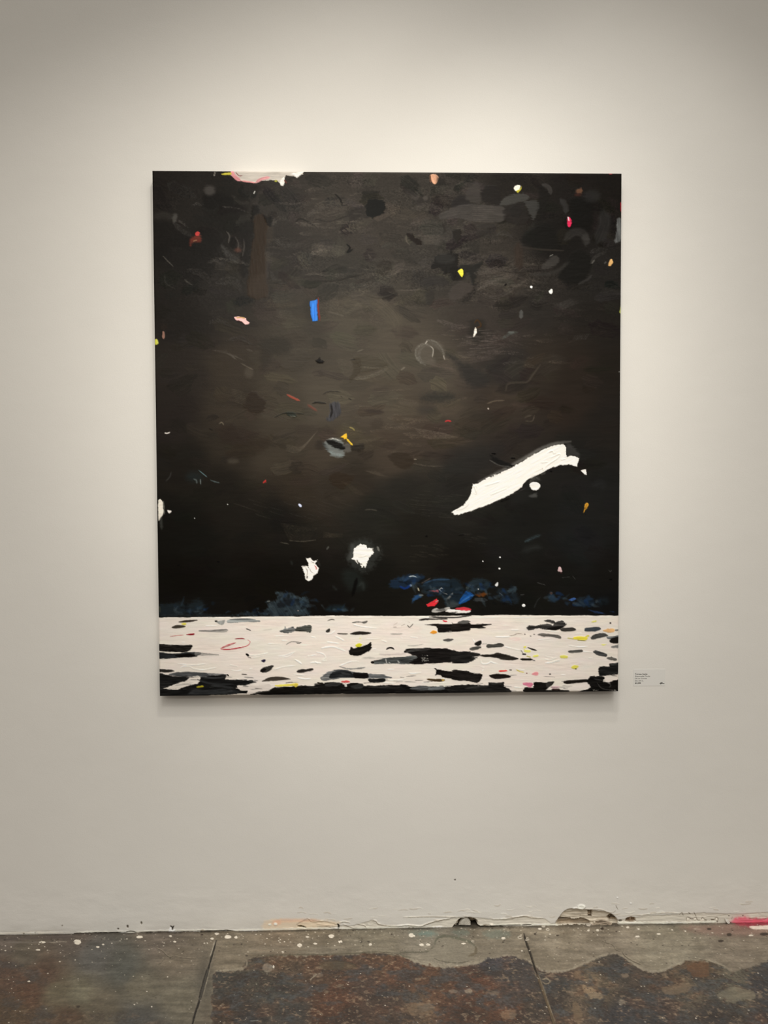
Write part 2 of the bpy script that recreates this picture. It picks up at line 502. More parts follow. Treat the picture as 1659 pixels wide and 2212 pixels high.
PL('B', [(1345, 330), (1380, 220), (1450, 190), (1480, 260), (1470, 380), (1400, 360)], (62, 58, 55), op=.7, soft=2)
PL('B', [(1490, 250), (1560, 215), (1640, 230), (1660, 390), (1600, 385), (1500, 360)], (34, 31, 29), op=.9, soft=2)
ST('B', [(1130, 490), (1300, 450), (1480, 465), (1640, 470)], 150, (70, 66, 63), op=.75, soft=1.4, taper=(.5, 0), h=.35)
for k in range(8):
    ST('B', [(1400 + 8 * (k % 3), 410 + 18 * k), (1600, 412 + 18 * k)], 6, (98, 91, 84), op=.5, dry=.6, grain=.5, h=.4)
ST('B', [(1450, 580), (1530, 572), (1612, 575)], 40, (48, 45, 42), op=.7)
PL('B', [(1430, 640), (1530, 600), (1620, 640), (1640, 700), (1540, 690)], (48, 45, 42), op=.55, soft=3)
PL('B', [(815, 643), (870, 650), (952, 722), (935, 748), (880, 725), (840, 690)], (31, 25, 21), soft=1, h=.4)
ST('B', [(812, 660), (818, 710), (845, 745)], 10, (100, 92, 82), op=.6)
for k in range(10):
    ST('B', [(940 + 4 * k, 665 + 8 * k), (1050, 655 + 9 * k), (1160 - 5 * k, 680 + 8 * k)], 8, (112, 104, 95), op=.42, dry=.6, grain=.5, h=.4)
PL('B', [(1222, 620), (1300, 600), (1308, 660), (1272, 732), (1240, 690)], (36, 33, 30), soft=1, smooth=False)
ST('B', [(1140, 560), (1160, 610), (1145, 640)], 22, (40, 36, 33), op=.7)
PL('B', [(1030, 950), (1065, 880), (1085, 840), (1180, 820), (1215, 790), (1240, 820), (1282, 830), (1275, 900), (1262, 1000), (1240, 1060), (1210, 1000), (1150, 1000), (1120, 950), (1060, 958)], (29, 27, 25), soft=1.2, rough=2)
SP('B', 1165, 870, 90, 48, (45, 44, 42), op=.8, soft=2.5)
PL('B', [(1290, 930), (1400, 925), (1500, 900), (1450, 1000), (1422, 1105), (1400, 1080), (1370, 1000), (1300, 1020)], (35, 34, 32), op=.9, soft=1.6)
PL('B', [(1200, 940), (1300, 950), (1330, 1040), (1215, 1050)], (27, 25, 23), op=.9, soft=2)
PL('B', [(1276, 985), (1300, 963), (1322, 966), (1327, 1005), (1312, 1030), (1290, 1005)], (230, 220, 72), h=.6)
ST('B', [(283, 738), (308, 768), (290, 808), (335, 780)], 15, (14, 13, 11), h=.5)
ST('B', [(170, 285), (220, 330), (240, 390)], 15, (24, 22, 19), op=.9, h=.4)
for k in range(12):
    ST('B', [(0, 745 + 8 * k), (130, 742 + 9 * k), (270, 760 + 7 * k)], 7, (112, 104, 92), op=.45, dry=.65, grain=.5, h=.4)
for k in range(26):
    x = -60 + 410 * rs.rand()
    y = 270 + 330 * rs.rand()
    ST('B', [(x, y), (x + 40 + 50 * rs.rand(), y + 20 * rs.randn() * .5)], 7, (118, 110, 99), op=.4, dry=.65, grain=.5, h=.5)
ST('B', [(0, 510), (130, 530), (290, 480)], 14, (42, 38, 34), op=.8, h=.5)
ST('B', [(-180, 540), (-120, 510), (20, 590)], 16, (34, 31, 28), op=.8, h=.5)
PL('B', [(1195, 1200), (1230, 1120), (1300, 1080), (1390, 1090), (1415, 1140), (1340, 1200), (1250, 1250)], (64, 58, 54), op=.85, soft=1.6)
ST('B', [(960, 1085), (1080, 1060), (1190, 1085)], 80, (47, 44, 42), op=.8, soft=2)
PL('B', [(990, 1180), (1060, 1160), (1050, 1270), (1000, 1280)], (46, 43, 40), op=.7, soft=2)
ST('B', [(0, 1062), (180, 1062), (300, 1030), (430, 1008)], 14, (40, 37, 33), op=.8, h=.6)
ST('B', [(430, 1180), (560, 1215), (690, 1190)], 16, (50, 47, 43), op=.8, h=.5)
ST('B', [(440, 1150), (420, 1190), (300, 1200)], 10, (92, 85, 76), op=.5)
ST('B', [(735, 1150), (860, 1150), (950, 1140)], 9, (98, 90, 82), op=.6)
ST('B', [(240, 1260), (480, 1235), (620, 1310), (720, 1420), (740, 1520)], 130, (86, 79, 67), op=.5, soft=5)
ST('B', [(310, 1385), (420, 1340), (470, 1420)], 70, (63, 57, 49), op=.6, soft=3)
ST('B', [(120, 1340), (260, 1380)], 12, (102, 95, 84), op=.5)
PL('B', [(1380, 1440), (1460, 1400), (1520, 1440), (1490, 1620), (1400, 1610)], (40, 37, 33), op=.7, soft=4)
ST('B', [(1425, 1450), (1455, 1420), (1485, 1470), (1440, 1490)], 15, (62, 44, 26), op=.9)
PL('B', [(1428, 1498), (1440, 1488), (1450, 1520), (1436, 1552), (1416, 1568)], (236, 231, 221), h=.5)

PL('C', [(447, 237), (470, 215), (507, 213), (498, 250), (470, 264)], (236, 231, 217), h=.5)
PL('C', [(468, 264), (500, 247), (518, 218), (517, 250), (487, 280)], (190, 180, 60), h=.4)
PL('C', [(325, 395), (360, 330), (450, 295), (550, 290), (590, 330), (520, 360), (430, 385)], (66, 65, 62), op=.9, soft=1.2, h=.35)
PL('C', [(545, 360), (640, 348), (682, 400), (660, 460), (630, 525), (600, 480), (570, 420)], (58, 57, 55), op=.9, soft=1.2, h=.3)
PL('C', [(370, 410), (520, 370), (560, 430), (590, 500), (540, 560), (380, 540)], (38, 35, 33), op=.8, soft=2)
ST('C', [(705, 208), (765, 235), (782, 295)], 40, (60, 57, 55), op=.8)
PL('C', [(680, 230), (740, 250), (770, 330), (720, 520), (640, 600), (670, 400)], (26, 24, 22), op=.7, soft=3)
PL('C', [(930, 510), (945, 495), (966, 520), (972, 550), (950, 587), (932, 572)], (222, 44, 88), h=.5)
ST('C', [(936, 498), (945, 532)], 11, (224, 204, 210))
PL('C', [(1010, 255), (1055, 243), (1062, 275), (1020, 288)], (108, 76, 58), op=.9, soft=1.5)
SP('C', 1025, 300, 30, 14, (70, 40, 34), op=.7, soft=2)
ST('C', [(870, 340), (915, 400), (915, 465)], 52, (50, 49, 48), op=.8, soft=1.5)
PL('C', [(955, 340), (1080, 325), (1160, 360), (1140, 610), (1000, 570), (960, 470)], (21, 20, 18), op=.9, soft=3)
PL('C', [(550, 640), (760, 560), (870, 760), (780, 800), (700, 780), (530, 740)], (24, 23, 21), op=.85, soft=3)
PL('C', [(890, 960), (1010, 790), (1150, 880), (1060, 1085), (860, 1060)], (25, 24, 22), op=.9, soft=2)
ST('C', [(1250, 450), (1265, 560), (1200, 730)], 110, (45, 44, 43), op=.7, soft=3)
SP('C', 1150, 310, 75, 55, (44, 43, 42), op=.7, soft=4)
ST('C', [(910, 700), (980, 640), (1060, 640), (1120, 710)], 70, (52, 50, 48), op=.6, soft=2)
PL('C', [(1060, 680), (1110, 655), (1130, 720), (1090, 760)], (58, 56, 54), op=.7, soft=2)
PL('C', [(1375, 515), (1418, 530), (1418, 690), (1360, 727), (1370, 640)], (92, 94, 94), soft=1.2, ang=1.4, tex=.2)
SP('C', 1318, 106, 16, 12, (138, 52, 58))
ST('C', [(1412, 365), (1415, 455)], 14, (160, 42, 52))
PL('C', [(1298, 932), (1310, 890), (1330, 878), (1340, 905), (1320, 937)], (220, 174, 112), h=.5)
ST('C', [(1265, 915), (1280, 900)], 14, (90, 88, 86), op=.8)
PL('C', [(1400, 1352), (1420, 1275), (1420, 1355)], (176, 186, 84))
SP('C', 608, 1123, 11, 11, (232, 232, 228))
PL('C', [(766, 1165), (790, 1142), (803, 1165), (786, 1190)], (236, 236, 232), h=.4)
ST('C', [(520, 1335), (517, 1405)], 34, (84, 84, 82), op=.8)
ST('C', [(350, 1590), (420, 1540), (490, 1532)], 30, (80, 84, 80), op=.7, dry=.4, grain=.5)
ST('C', [(400, 1530), (455, 1530)], 20, (98, 104, 100), op=.7)
for k in range(8):
    ST('C', [(800 + 12 * k, 1300 + 5 * k), (880 + 12 * k, 1265 + 4 * k), (970 + 10 * k, 1225 + 6 * k)], 8, (72, 69, 66), op=.5, dry=.4, grain=.5)
PL('C', [(750, 880), (840, 840), (840, 920), (700, 970)], (72, 69, 66), op=.6, soft=1.6)
ST('C', [(600, 1010), (800, 1000), (950, 900)], 26, (62, 60, 57), op=.5, soft=2)
ST('C', [(1140, 915), (1190, 850), (1280, 810)], 30, (66, 64, 61), op=.6, dry=.4, grain=.5)
ST('C', [(1150, 915), (1175, 885)], 10, (112, 110, 105), op=.7)
ST('C', [(1030, 1100), (1110, 1060), (1150, 1020)], 22, (58, 56, 54), op=.6)
ST('C', [(770, 850), (805, 832)], 8, (140, 138, 132), op=.8)
ST('C', [(490, 740), (495, 860), (500, 960)], 76, (52, 43, 37), op=.7, soft=2.5)
ST('C', [(300, 965), (420, 992), (575, 988)], 13, (46, 42, 38), op=.9, h=.4)
ST('C', [(510, 770), (700, 790), (900, 800)], 16, (52, 47, 42), op=.7, h=.3)
for k in range(16):
    x, y = 90 + 400 * rs.rand(), 960 + 190 * rs.rand()
    ST('C', [(x, y), (x + 90, y - 20 - 20 * rs.rand())], 8, (98, 91, 84), op=.45, dry=.6, grain=.5, h=.4)
for k in range(30):
    x, y = -10 + 290 * rs.rand(), 1490 + 240 * rs.rand()
    ST('C', [(x, y), (x + 60 + 60 * rs.rand(), y - 8 + 12 * rs.rand())], 7, (112, 101, 96), op=.5, dry=.6, grain=.5, h=.45)
ST('C', [(370, 1110), (385, 1095)], 14, (22, 20, 18))
for k in range(7):
    ST('C', [(980 + 18 * k, 1600), (1010 + 20 * k, 1560 - 3 * k)], 8, (74, 71, 68), op=.5, dry=.4, grain=.5)

SP('D', 1180, 110, 140, 85, (46, 42, 36), op=.75, soft=5, rough=3)
PL('D', [(1050, 170), (1110, 130), (1150, 200), (1100, 300), (1055, 310)], (48, 43, 37), op=.7, soft=4)
PL('D', [(1215, 285), (1300, 215), (1400, 150), (1475, 190), (1480, 225), (1380, 322), (1290, 325)], (62, 56, 48), op=.85, soft=2)
PL('D', [(1538, 242), (1560, 236), (1575, 212), (1590, 236), (1612, 250), (1590, 264), (1550, 257)], (14, 12, 10), h=.6)
PL('D', [(890, 620), (958, 520), (992, 515), (1100, 600), (1080, 690), (1010, 722), (900, 670)], (46, 38, 31), op=.95, soft=1.8, smooth=False)
for k in range(8):
    ST('D', [(780 + 5 * k, 495 + 16 * k), (870, 520 + 15 * k), (930 - 3 * k, 545 + 15 * k)], 6, (98, 89, 75), op=.4, dry=.5, grain=.5)
ST('D', [(1285, 547), (1330, 572), (1398, 602)], 20, (158, 74, 58), op=.85, soft=1.2)
ST('D', [(1472, 640), (1550, 692)], 17, (122, 70, 58), op=.8, soft=1.5)
ST('D', [(1510, 627), (1570, 614), (1635, 628)], 11, (38, 36, 32), h=.5)
PL('D', [(1280, 708), (1325, 700), (1370, 735), (1350, 748), (1300, 738)], (44, 48, 42), h=.5)
ST('D', [(1175, 750), (1270, 712), (1435, 722)], 9, (40, 39, 34), h=.4)
ST('D', [(1310, 740), (1362, 742)], 6, (150, 148, 136), op=.8)
ST('D', [(675, 808), (700, 795), (718, 816)], 8, (118, 108, 92), op=.8)
ST('D', [(588, 850), (620, 862)], 8, (34, 30, 26))
ST('D', [(188, 888), (215, 890), (238, 880)], 10, (206, 200, 194), h=.4)
PL('D', [(780, 800), (860, 890), (905, 990), (700, 970)], (46, 38, 32), op=.6, soft=3)
PL('D', [(740, 1050), (900, 960), (1110, 930), (1110, 1020), (950, 1100), (780, 1110)], (48, 39, 31), op=.55, soft=4)
SP('D', 800, 1140, 50, 22, (84, 77, 67), op=.5, soft=3)
PL('D', [(900, 330), (960, 310), (980, 380), (920, 390)], (84, 77, 67), op=.5, soft=3)
for k in range(6):
    ST('D', [(620 + 40 * k, 150 + 10 * k), (760 + 30 * k, 160 + 18 * k)], 7, (92, 86, 78), op=.5, dry=.6, grain=.5)
ST('D', [(750, 175), (800, 210), (830, 235)], 12, (104, 99, 92), op=.7, dry=.3, grain=.5)
ST('D', [(920, 140), (975, 160)], 16, (98, 93, 86), op=.6, dry=.4, grain=.5)
ST('D', [(870, 265), (980, 325)], 10, (100, 92, 80), op=.6)
for k in range(7):
    ST('D', [(1280, 990 + 10 * k), (1400, 1020 + 6 * k), (1500 + 10 * k, 940 - 12 * k)], 6, (110, 101, 88), op=.4, dry=.5, grain=.5)
SP('D', 455, 1280, 70, 45, (36, 46, 48), op=.55, soft=6)
ST('D', [(495, 1222), (570, 1283)], 8, (96, 124, 130), op=.9)
ST('D', [(510, 1298), (512, 1348)], 7, (118, 130, 130), op=.9)
ST('D', [(450, 1300), (472, 1310), (480, 1342)], 13, (92, 102, 102), op=.7)
ST('D', [(600, 1310), (640, 1325), (680, 1335)], 9, (92, 108, 112), op=.8)
ST('D', [(200, 1320), (235, 1280), (250, 1235)], 10, (64, 64, 62), op=.6)
ST('D', [(1072, 1338), (1098, 1312)], 15, (184, 54, 50))
ST('D', [(1095, 1310), (1096, 1335)], 7, (184, 54, 50))
PL('D', [(136, 1492), (170, 1497), (180, 1560), (180, 1608), (150, 1660), (136, 1660)], (230, 224, 212), h=.5)
ST('D', [(180, 1500), (186, 1560), (190, 1612)], 11, (116, 116, 108), op=.9)
PL('D', [(216, 1580), (250, 1585), (232, 1610)], (236, 231, 226), h=.5)
PL('D', [(1388, 1532), (1404, 1528), (1420, 1548), (1406, 1557)], (196, 204, 238), h=.5)
SP('D', 755, 1528, 5, 5, (200, 200, 196))
SP('D', 460, 1652, 5, 5, (170, 172, 170))
for k in range(14):
    x, y = 880 + 700 * rs.rand(), 1440 + 200 * rs.rand()
    ST('D', [(x, y), (x + 60, y + 22), (x + 130, y + 40)], 5, (58, 56, 51), op=.5, dry=.4, grain=.5)

SP('E', 1035, 175, 130, 110, (92, 86, 77), op=.6, soft=2.5)
PL('E', [(1060, 130), (1140, 170), (1150, 240), (1090, 270), (1060, 200)], (68, 62, 53), op=.85, soft=3)
ST('E', [(950, 275), (905, 205), (915, 130), (990, 98), (1040, 130)], 20, (126, 122, 114), op=.75, soft=1.2, dry=.3, grain=.5)
ST('E', [(985, 285), (935, 225), (940, 150), (985, 118)], 24, (116, 112, 105), op=.6, soft=1.2, dry=.4, grain=.5)
ST('E', [(985, 100), (1010, 65), (1080, 80), (1135, 140), (1162, 230)], 16, (118, 114, 106), op=.75, soft=1.2, dry=.3, grain=.5)
ST('E', [(1030, 85), (1090, 115), (1130, 175)], 18, (104, 100, 92), op=.5, dry=.4, grain=.5)
ST('E', [(1050, 215), (1058, 150), (1035, 118)], 11, (146, 141, 131), op=.8)
ST('E', [(988, 95), (1005, 68)], 9, (176, 170, 160), op=.8)
ST('E', [(1150, 200), (1160, 240)], 9, (150, 144, 134), op=.8)
ST('E', [(345, 408), (450, 400), (560, 365), (645, 322)], 34, (100, 94, 82), op=.75, dry=.35, grain=.5, h=.5)
PL('E', [(350, 200), (480, 195), (600, 240), (650, 285), (560, 320), (430, 345), (400, 300)], (70, 64, 53), op=.85, soft=1.2, h=.4)
ST('E', [(410, 300), (530, 312), (650, 315)], 12, (104, 97, 84), op=.6, dry=.4, grain=.5)
PL('E', [(340, 232), (400, 220), (405, 330), (352, 400), (315, 432), (308, 400), (345, 330)], (64, 57, 46), op=.95, soft=1.2, h=.3)
for k in range(9):
    ST('E', [(190 + 5 * k, 230 + 14 * k), (260, 240 + 14 * k), (335, 262 + 10 * k)], 7, (104, 96, 83), op=.4, dry=.4, grain=.5)
ST('E', [(320, 238), (355, 232)], 7, (36, 32, 27))
ST('E', [(380, 165), (430, 145)], 8, (118, 111, 98), op=.7)
ST('E', [(770, 330), (805, 305)], 12, (124, 117, 105), op=.7)
PL('E', [(130, 630), (215, 618), (228, 720), (160, 780), (105, 770), (140, 700)], (64, 64, 70), op=.85, soft=1.5, ang=1.5, tex=.2)
ST('E', [(145, 632), (152, 700), (135, 755)], 15, (34, 32, 32), h=.5)
ST('E', [(0, 612), (50, 625), (98, 628)], 10, (44, 41, 37), h=.4)
ST('E', [(70, 545), (130, 520), (230, 525)], 9, (46, 42, 37), op=.8, h=.4)
ST('E', [(230, 560), (245, 575)], 8, (44, 40, 35))
ST('E', [(300, 580), (325, 595)], 8, (44, 40, 35))
ST('E', [(450, 690), (530, 702), (612, 708)], 34, (56, 48, 43), op=.8, soft=2)
PL('E', [(500, 780), (600, 770), (600, 850), (520, 850)], (62, 54, 46), op=.7, soft=3)
SP('E', 300, 900, 110, 75, (84, 77, 54), op=.4, soft=7)
SP('E', 45, 1000, 42, 42, (48, 42, 36), op=.8, soft=3)
PL('E', [(320, 1020), (420, 985), (442, 1020), (420, 1045), (360, 1052)], (44, 39, 34), op=.95, soft=1.5)
PL('E', [(265, 1000), (312, 990), (322, 1062), (268, 1060)], (92, 89, 84), op=.8, soft=1.5)
PL('E', [(100, 960), (160, 943), (240, 958), (262, 1010), (258, 1100), (180, 1108), (120, 1065), (90, 1010)], (110, 114, 112), soft=1.6)
PL('E', [(105, 965), (150, 958), (205, 972), (262, 1012), (258, 1042), (205, 1035), (150, 1010)], (22, 21, 19), soft=1.2, h=.4)
ST('E', [(125, 945), (165, 942), (228, 962)], 12, (176, 176, 170), dry=.3, grain=.5)
ST('E', [(130, 1060), (190, 1085), (255, 1095)], 26, (134, 146, 146), op=.8, dry=.4, grain=.5)
ST('E', [(70, 980), (95, 1010), (120, 1050)], 22, (66, 70, 70), op=.6, soft=2)
PL('E', [(225, 932), (285, 893), (286, 945), (262, 952), (255, 936)], (232, 184, 50), h=.6, smooth=False)
ST('E', [(285, 945), (310, 975), (338, 1002)], 17, (206, 172, 56), h=.5)
ST('E', [(310, 842), (335, 850), (355, 872)], 14, (140, 128, 76), op=.8)
SP('E', 1110, 575, 150, 45, (46, 45, 42), op=.75, soft=7, rough=4)
SP('E', 1000, 690, 75, 30, (52, 49, 46), op=.6, soft=6)
PL('E', [(1180, 180), (1300, 250), (1480, 330), (1560, 430), (1480, 490), (1380, 470), (1290, 330)], (45, 43, 41), op=.8, soft=5, rough=3)
SP('E', 1500, 750, 110, 45, (50, 45, 39), op=.7, soft=6)
for k in range(12):
    ST('E', [(895 + 6 * k, 855 + 7 * k), (1060, 880 + 6 * k), (1180 + 10 * k, 905 + 3 * k)], 5, (122, 110, 97), op=.5, dry=.5, grain=.5, h=.5)
for k in range(8):
    ST('E', [(690 + 10 * k, 570 + 9 * k), (800, 590 + 8 * k), (930, 615 + 6 * k)], 7, (98, 90, 78), op=.45, dry=.5, grain=.5)
ST('E', [(400, 965), (500, 960), (600, 935)], 22, (92, 83, 68), op=.5, dry=.4, grain=.5)
ST('E', [(880, 1165), (1000, 1190), (1150, 1195)], 9, (104, 94, 82), op=.6, dry=.4, grain=.5)
ST('E', [(885, 1130), (912, 1130)], 8, (150, 140, 126), op=.8)
ST('E', [(1165, 795), (1190, 785), (1220, 792)], 15, (172, 54, 54))
PL('E', [(660, 1100), (780, 1060), (885, 1120), (850, 1200), (760, 1205)], (51, 43, 35), op=.9, soft=2)
PL('E', [(130, 1290), (200, 1240), (350, 1280), (260, 1385), (170, 1360)], (48, 39, 30), op=.9, soft=2)
for k in range(10):
    ST('E', [(450 + 12 * k, 1235 + 4 * k), (560 + 10 * k, 1240 + 5 * k)], 5, (84, 75, 64), op=.5, dry=.4, grain=.5)
for k in range(10):
    ST('E', [(240 + 14 * k, 1330 + 12 * k), (330 + 14 * k, 1360 + 10 * k)], 5, (78, 68, 55), op=.45, dry=.4, grain=.5)
PL('E', [(1160, 1220), (1400, 1060), (1660, 1000), (1660, 1130), (1500, 1240), (1300, 1280)], (40, 39, 37), op=.6, soft=7, rough=4)
for k in range(36):
    x, y = 830 + 480 * rs.rand(), 1400 + 250 * rs.rand()
    ST('E', [(x, y), (x + 70, y + 8), (x + 140, y + 12)], 5, (62, 59, 53), op=.5, dry=.5, grain=.5, h=.3)
for k in range(16):
    x, y = 0 + 250 * rs.rand(), 1440 + 160 * rs.rand()
    ST('E', [(x, y), (x + 60, y + 20), (x + 120, y + 34)], 5, (58, 53, 46), op=.5, dry=.5, grain=.5)
ST('E', [(450, 1583), (500, 1580), (560, 1590)], 9, (70, 66, 58), op=.8, h=.4)

# GLINTS: lighter raised drags across the upper part, highlights painted as colour
for reg, q, w, c in (('A', [(700, 398), (830, 412), (945, 455)], 9, (92, 88, 83)), ('A', [(425, 385), (470, 370), (515, 385)], 26, (76, 73, 70)), ('A', [(300, 520), (345, 545), (395, 585)], 12, (98, 95, 90)), ('A', [(640, 855), (760, 880), (860, 905)], 24, (88, 84, 78)),
                     ('A', [(560, 900), (640, 880), (720, 930)], 30, (66, 63, 59)), ('A', [(870, 890), (930, 920)], 26, (84, 80, 75)), ('A', [(390, 960), (520, 1000), (600, 1100)], 60, (56, 53, 50)), ('A', [(650, 1080), (800, 1060), (880, 1180)], 70, (62, 59, 56)), ('A', [(180, 1000), (200, 1090), (280, 1130)], 16, (66, 63, 60)),
                     ('A', [(1350, 545), (1480, 560), (1659, 590)], 34, (98, 91, 83)), ('A', [(1440, 500), (1520, 440), (1640, 400)], 40, (82, 77, 71)), ('A', [(1480, 830), (1560, 800), (1659, 790)], 34, (112, 105, 95)), ('A', [(1160, 690), (1250, 740), (1400, 735)], 50, (64, 61, 57)), ('A', [(1150, 560), (1200, 500), (1320, 520)], 40, (78, 73, 67)),
                     ('A', [(1130, 980), (1180, 1060), (1300, 1080)], 40, (60, 57, 54)), ('A', [(1440, 1010), (1560, 1000), (1659, 1030)], 24, (84, 79, 72)), ('A', [(570, 1440), (680, 1420), (800, 1480)], 40, (54, 51, 48)), ('A', [(740, 1600), (860, 1580), (980, 1640)], 40, (56, 53, 50)),
                     ('B', [(0, 390), (120, 380), (290, 420)], 70, (86, 80, 72)), ('B', [(880, 420), (1000, 400), (1130, 430)], 70, (80, 74, 68)), ('B', [(860, 560), (1000, 520), (1100, 560)], 80, (74, 67, 62)), ('B', [(470, 820), (520, 880), (620, 860)], 24, (76, 71, 65)), ('B', [(600, 760), (700, 740), (820, 800)], 50, (62, 60, 54)),
                     ('B', [(0, 1000), (160, 1010), (320, 1000)], 34, (84, 78, 71)), ('B', [(360, 1120), (540, 1090), (740, 1120)], 60, (70, 66, 60)), ('B', [(740, 930), (900, 960), (1050, 950)], 50, (66, 61, 56)), ('B', [(1430, 1000), (1540, 980), (1659, 960)], 60, (82, 76, 70)), ('B', [(1440, 1130), (1560, 1090), (1659, 1120)], 50, (74, 68, 63)), ('B', [(1100, 1420), (1260, 1480), (1400, 1470)], 50, (84, 76, 72)),
                     ('C', [(150, 1010), (300, 1000), (520, 1040)], 90, (78, 72, 66)), ('C', [(120, 1150), (260, 1080), (440, 1040)], 40, (88, 82, 76)), ('C', [(200, 1220), (350, 1200), (540, 1080)], 30, (76, 71, 66)), ('C', [(0, 900), (150, 860), (380, 820)], 70, (72, 66, 61)), ('C', [(300, 660), (360, 640), (440, 680)], 40, (66, 63, 60)), ('C', [(1130, 820), (1220, 790), (1290, 790)], 40, (58, 56, 54))):
    ST(reg, q, w, c, op=.62, grain=.75, dry=.5, h=.45, tex=.3, taper=(.2, .35), rough=1.2)

# ---- the long white stroke and its neighbours
ST('F', [(140, 1335), (300, 1262), (420, 1200), (560, 1120), (700, 1040), (830, 995), (965, 975)], 30, (112, 110, 106), op=.75, soft=2)
PL('F', [(920, 1020), (960, 995), (1035, 1080), (1045, 1125), (985, 1100), (935, 1112)], (58, 57, 56), op=.9, soft=2)
PL('F', [(240, 1085), (300, 1120), (400, 1165), (460, 1190), (400, 1205), (290, 1165)], (27, 26, 25), soft=1.5)
ST('F', [(238, 1140), (330, 1188), (430, 1200)], 10, (92, 90, 86), op=.7)
ST('F', [(258, 1078), (292, 1084)], 14, (14, 13, 12), h=.5)
ST('F', [(430, 1122), (468, 1124)], 12, (14, 13, 12), h=.5)
ST('F', [(-97, 1612), (0, 1590), (100, 1585)], 30, (120, 118, 114), op=.6, soft=2)
PL('F', [(-97, 1605), (-60, 1580), (0, 1550), (40, 1500), (65, 1460), (78, 1400), (90, 1352), (140, 1348), (200, 1305), (300, 1265), (420, 1215), (540, 1150), (640, 1085), (740, 1040), (830, 1010), (900, 1002), (925, 1030), (925, 1090), (935, 1112), (985, 1100), (1042, 1125), (1025, 1202), (960, 1185), (870, 1185), (760, 1230), (650, 1285), (590, 1310), (545, 1350), (530, 1385), (440, 1440), (330, 1500), (220, 1545), (100, 1585), (20, 1610), (-40, 1632), (-80, 1627)], (238, 234, 228), smooth=False, soft=1.0, rough=1.6, h=.5, ang=-.5, tex=.03, edge=.5)
ST('F', [(-60, 1590), (0, 1575), (60, 1530)], 12, (206, 203, 198), op=.8)
for q in ([(95, 1365), (110, 1400), (120, 1440), (100, 1440)], [(90, 1380), (120, 1375), (125, 1430)], [(720, 1235), (765, 1180), (840, 1130), (870, 1088), (780, 1120)], [(700, 1165), (760, 1158)], [(760, 1075), (800, 1060), (815, 1090)], [(880, 1140), (920, 1130)], [(200, 1370), (330, 1330)], [(250, 1450), (400, 1390)]):
    ST('F', q, 9, (230, 225, 217), h=.9, op=.8)
for q in ([(710, 1210), (720, 1240)], [(815, 1085), (870, 1092)], [(770, 1070), (805, 1065)], [(640, 1250), (720, 1215)]):
    ST('F', q, 5, (196, 188, 178), op=.8)
ST('F', [(335, 1515), (370, 1495), (425, 1480)], 20, (16, 15, 14), h=.6, dry=.3, grain=.5)
for k in range(14):
    x = 120 + 400 * rs.rand()
    y = 1585 - (x - 120) * .44
    ST('F', [(x, y + 4), (x + 40, y - 14)], 5, (60, 58, 56), op=.7)
for k in range(10):
    x = 180 + 160 * rs.rand()
    y = 1310 - (x - 200) * .42
    ST('F', [(x, y), (x + 8, y - 4)], 6, (40, 38, 36), op=.8)
ST('F', [(605, 1335), (640, 1300), (690, 1318)], 36, (112, 110, 106), op=.6, soft=2, dry=.3, grain=.5)
PL('F', [(596, 1365), (620, 1342), (675, 1345), (692, 1375), (670, 1407), (625, 1410)], (240, 238, 232), h=.6)
PL('F', [(588, 1465), (655, 1438), (662, 1478)], (82, 82, 80), op=.8, soft=1.5)
PL('F', [(1056, 1235), (1105, 1223), (1108, 1276), (1090, 1272), (1070, 1250)], (238, 235, 230), h=.5, smooth=False)
PL('F', [(1093, 1540), (1115, 1526), (1130, 1545), (1105, 1582), (1081, 1615), (1088, 1570)], (206, 150, 50), h=.4)
ST('F', [(1112, 1540), (1095, 1580)], 8, (120, 80, 24), op=.7)
ST('F', [(700, 1270), (740, 1255)], 16, (84, 82, 78), op=.7)
ST('F', [(780, 1240), (800, 1245)], 10, (14, 13, 12))
ST('F', [(215, 634), (280, 612), (370, 605)], 12, (98, 87, 74), op=.75, h=.4)
ST('F', [(380, 520), (400, 460), (470, 445), (570, 440), (620, 385), (690, 285)], 16, (74, 67, 58), op=.65, soft=1.5)
ST('F', [(270, 540), (400, 575), (510, 590)], 30, (66, 58, 48), op=.5, soft=3)
ST('F', [(560, 790), (620, 790), (640, 740)], 8, (92, 83, 72), op=.7)
for k in range(5):
    ST('F', [(550 + 12 * k, 765 - 4 * k), (590 + 8 * k, 738)], 5, (84, 76, 66), op=.6)
SP('F', 225, 678, 6, 8, (170, 160, 150))
ST('F', [(1395, 355), (1408, 348)], 8, (120, 118, 116))
for k in range(22):
    x, y = -60 + 350 * rs.rand(), 30 + 200 * rs.rand()
    ST('F', [(x, y), (x + 90, y - 8)], 7, (98, 88, 84), op=.45, dry=.6, grain=.5, h=.4)
for k in range(6):
    ST('F', [(60, 225 + 9 * k), (180, 210 + 8 * k), (290, 190 + 9 * k)], 6, (90, 80, 75), op=.5, dry=.5, grain=.5)
PL('F', [(480, 1440), (560, 1410), (600, 1500), (420, 1560)], (40, 40, 39), op=.4, soft=6)
ST('F', [(1180, 1370), (1240, 1350), (1250, 1400)], 50, (44, 45, 45), op=.5, soft=5)

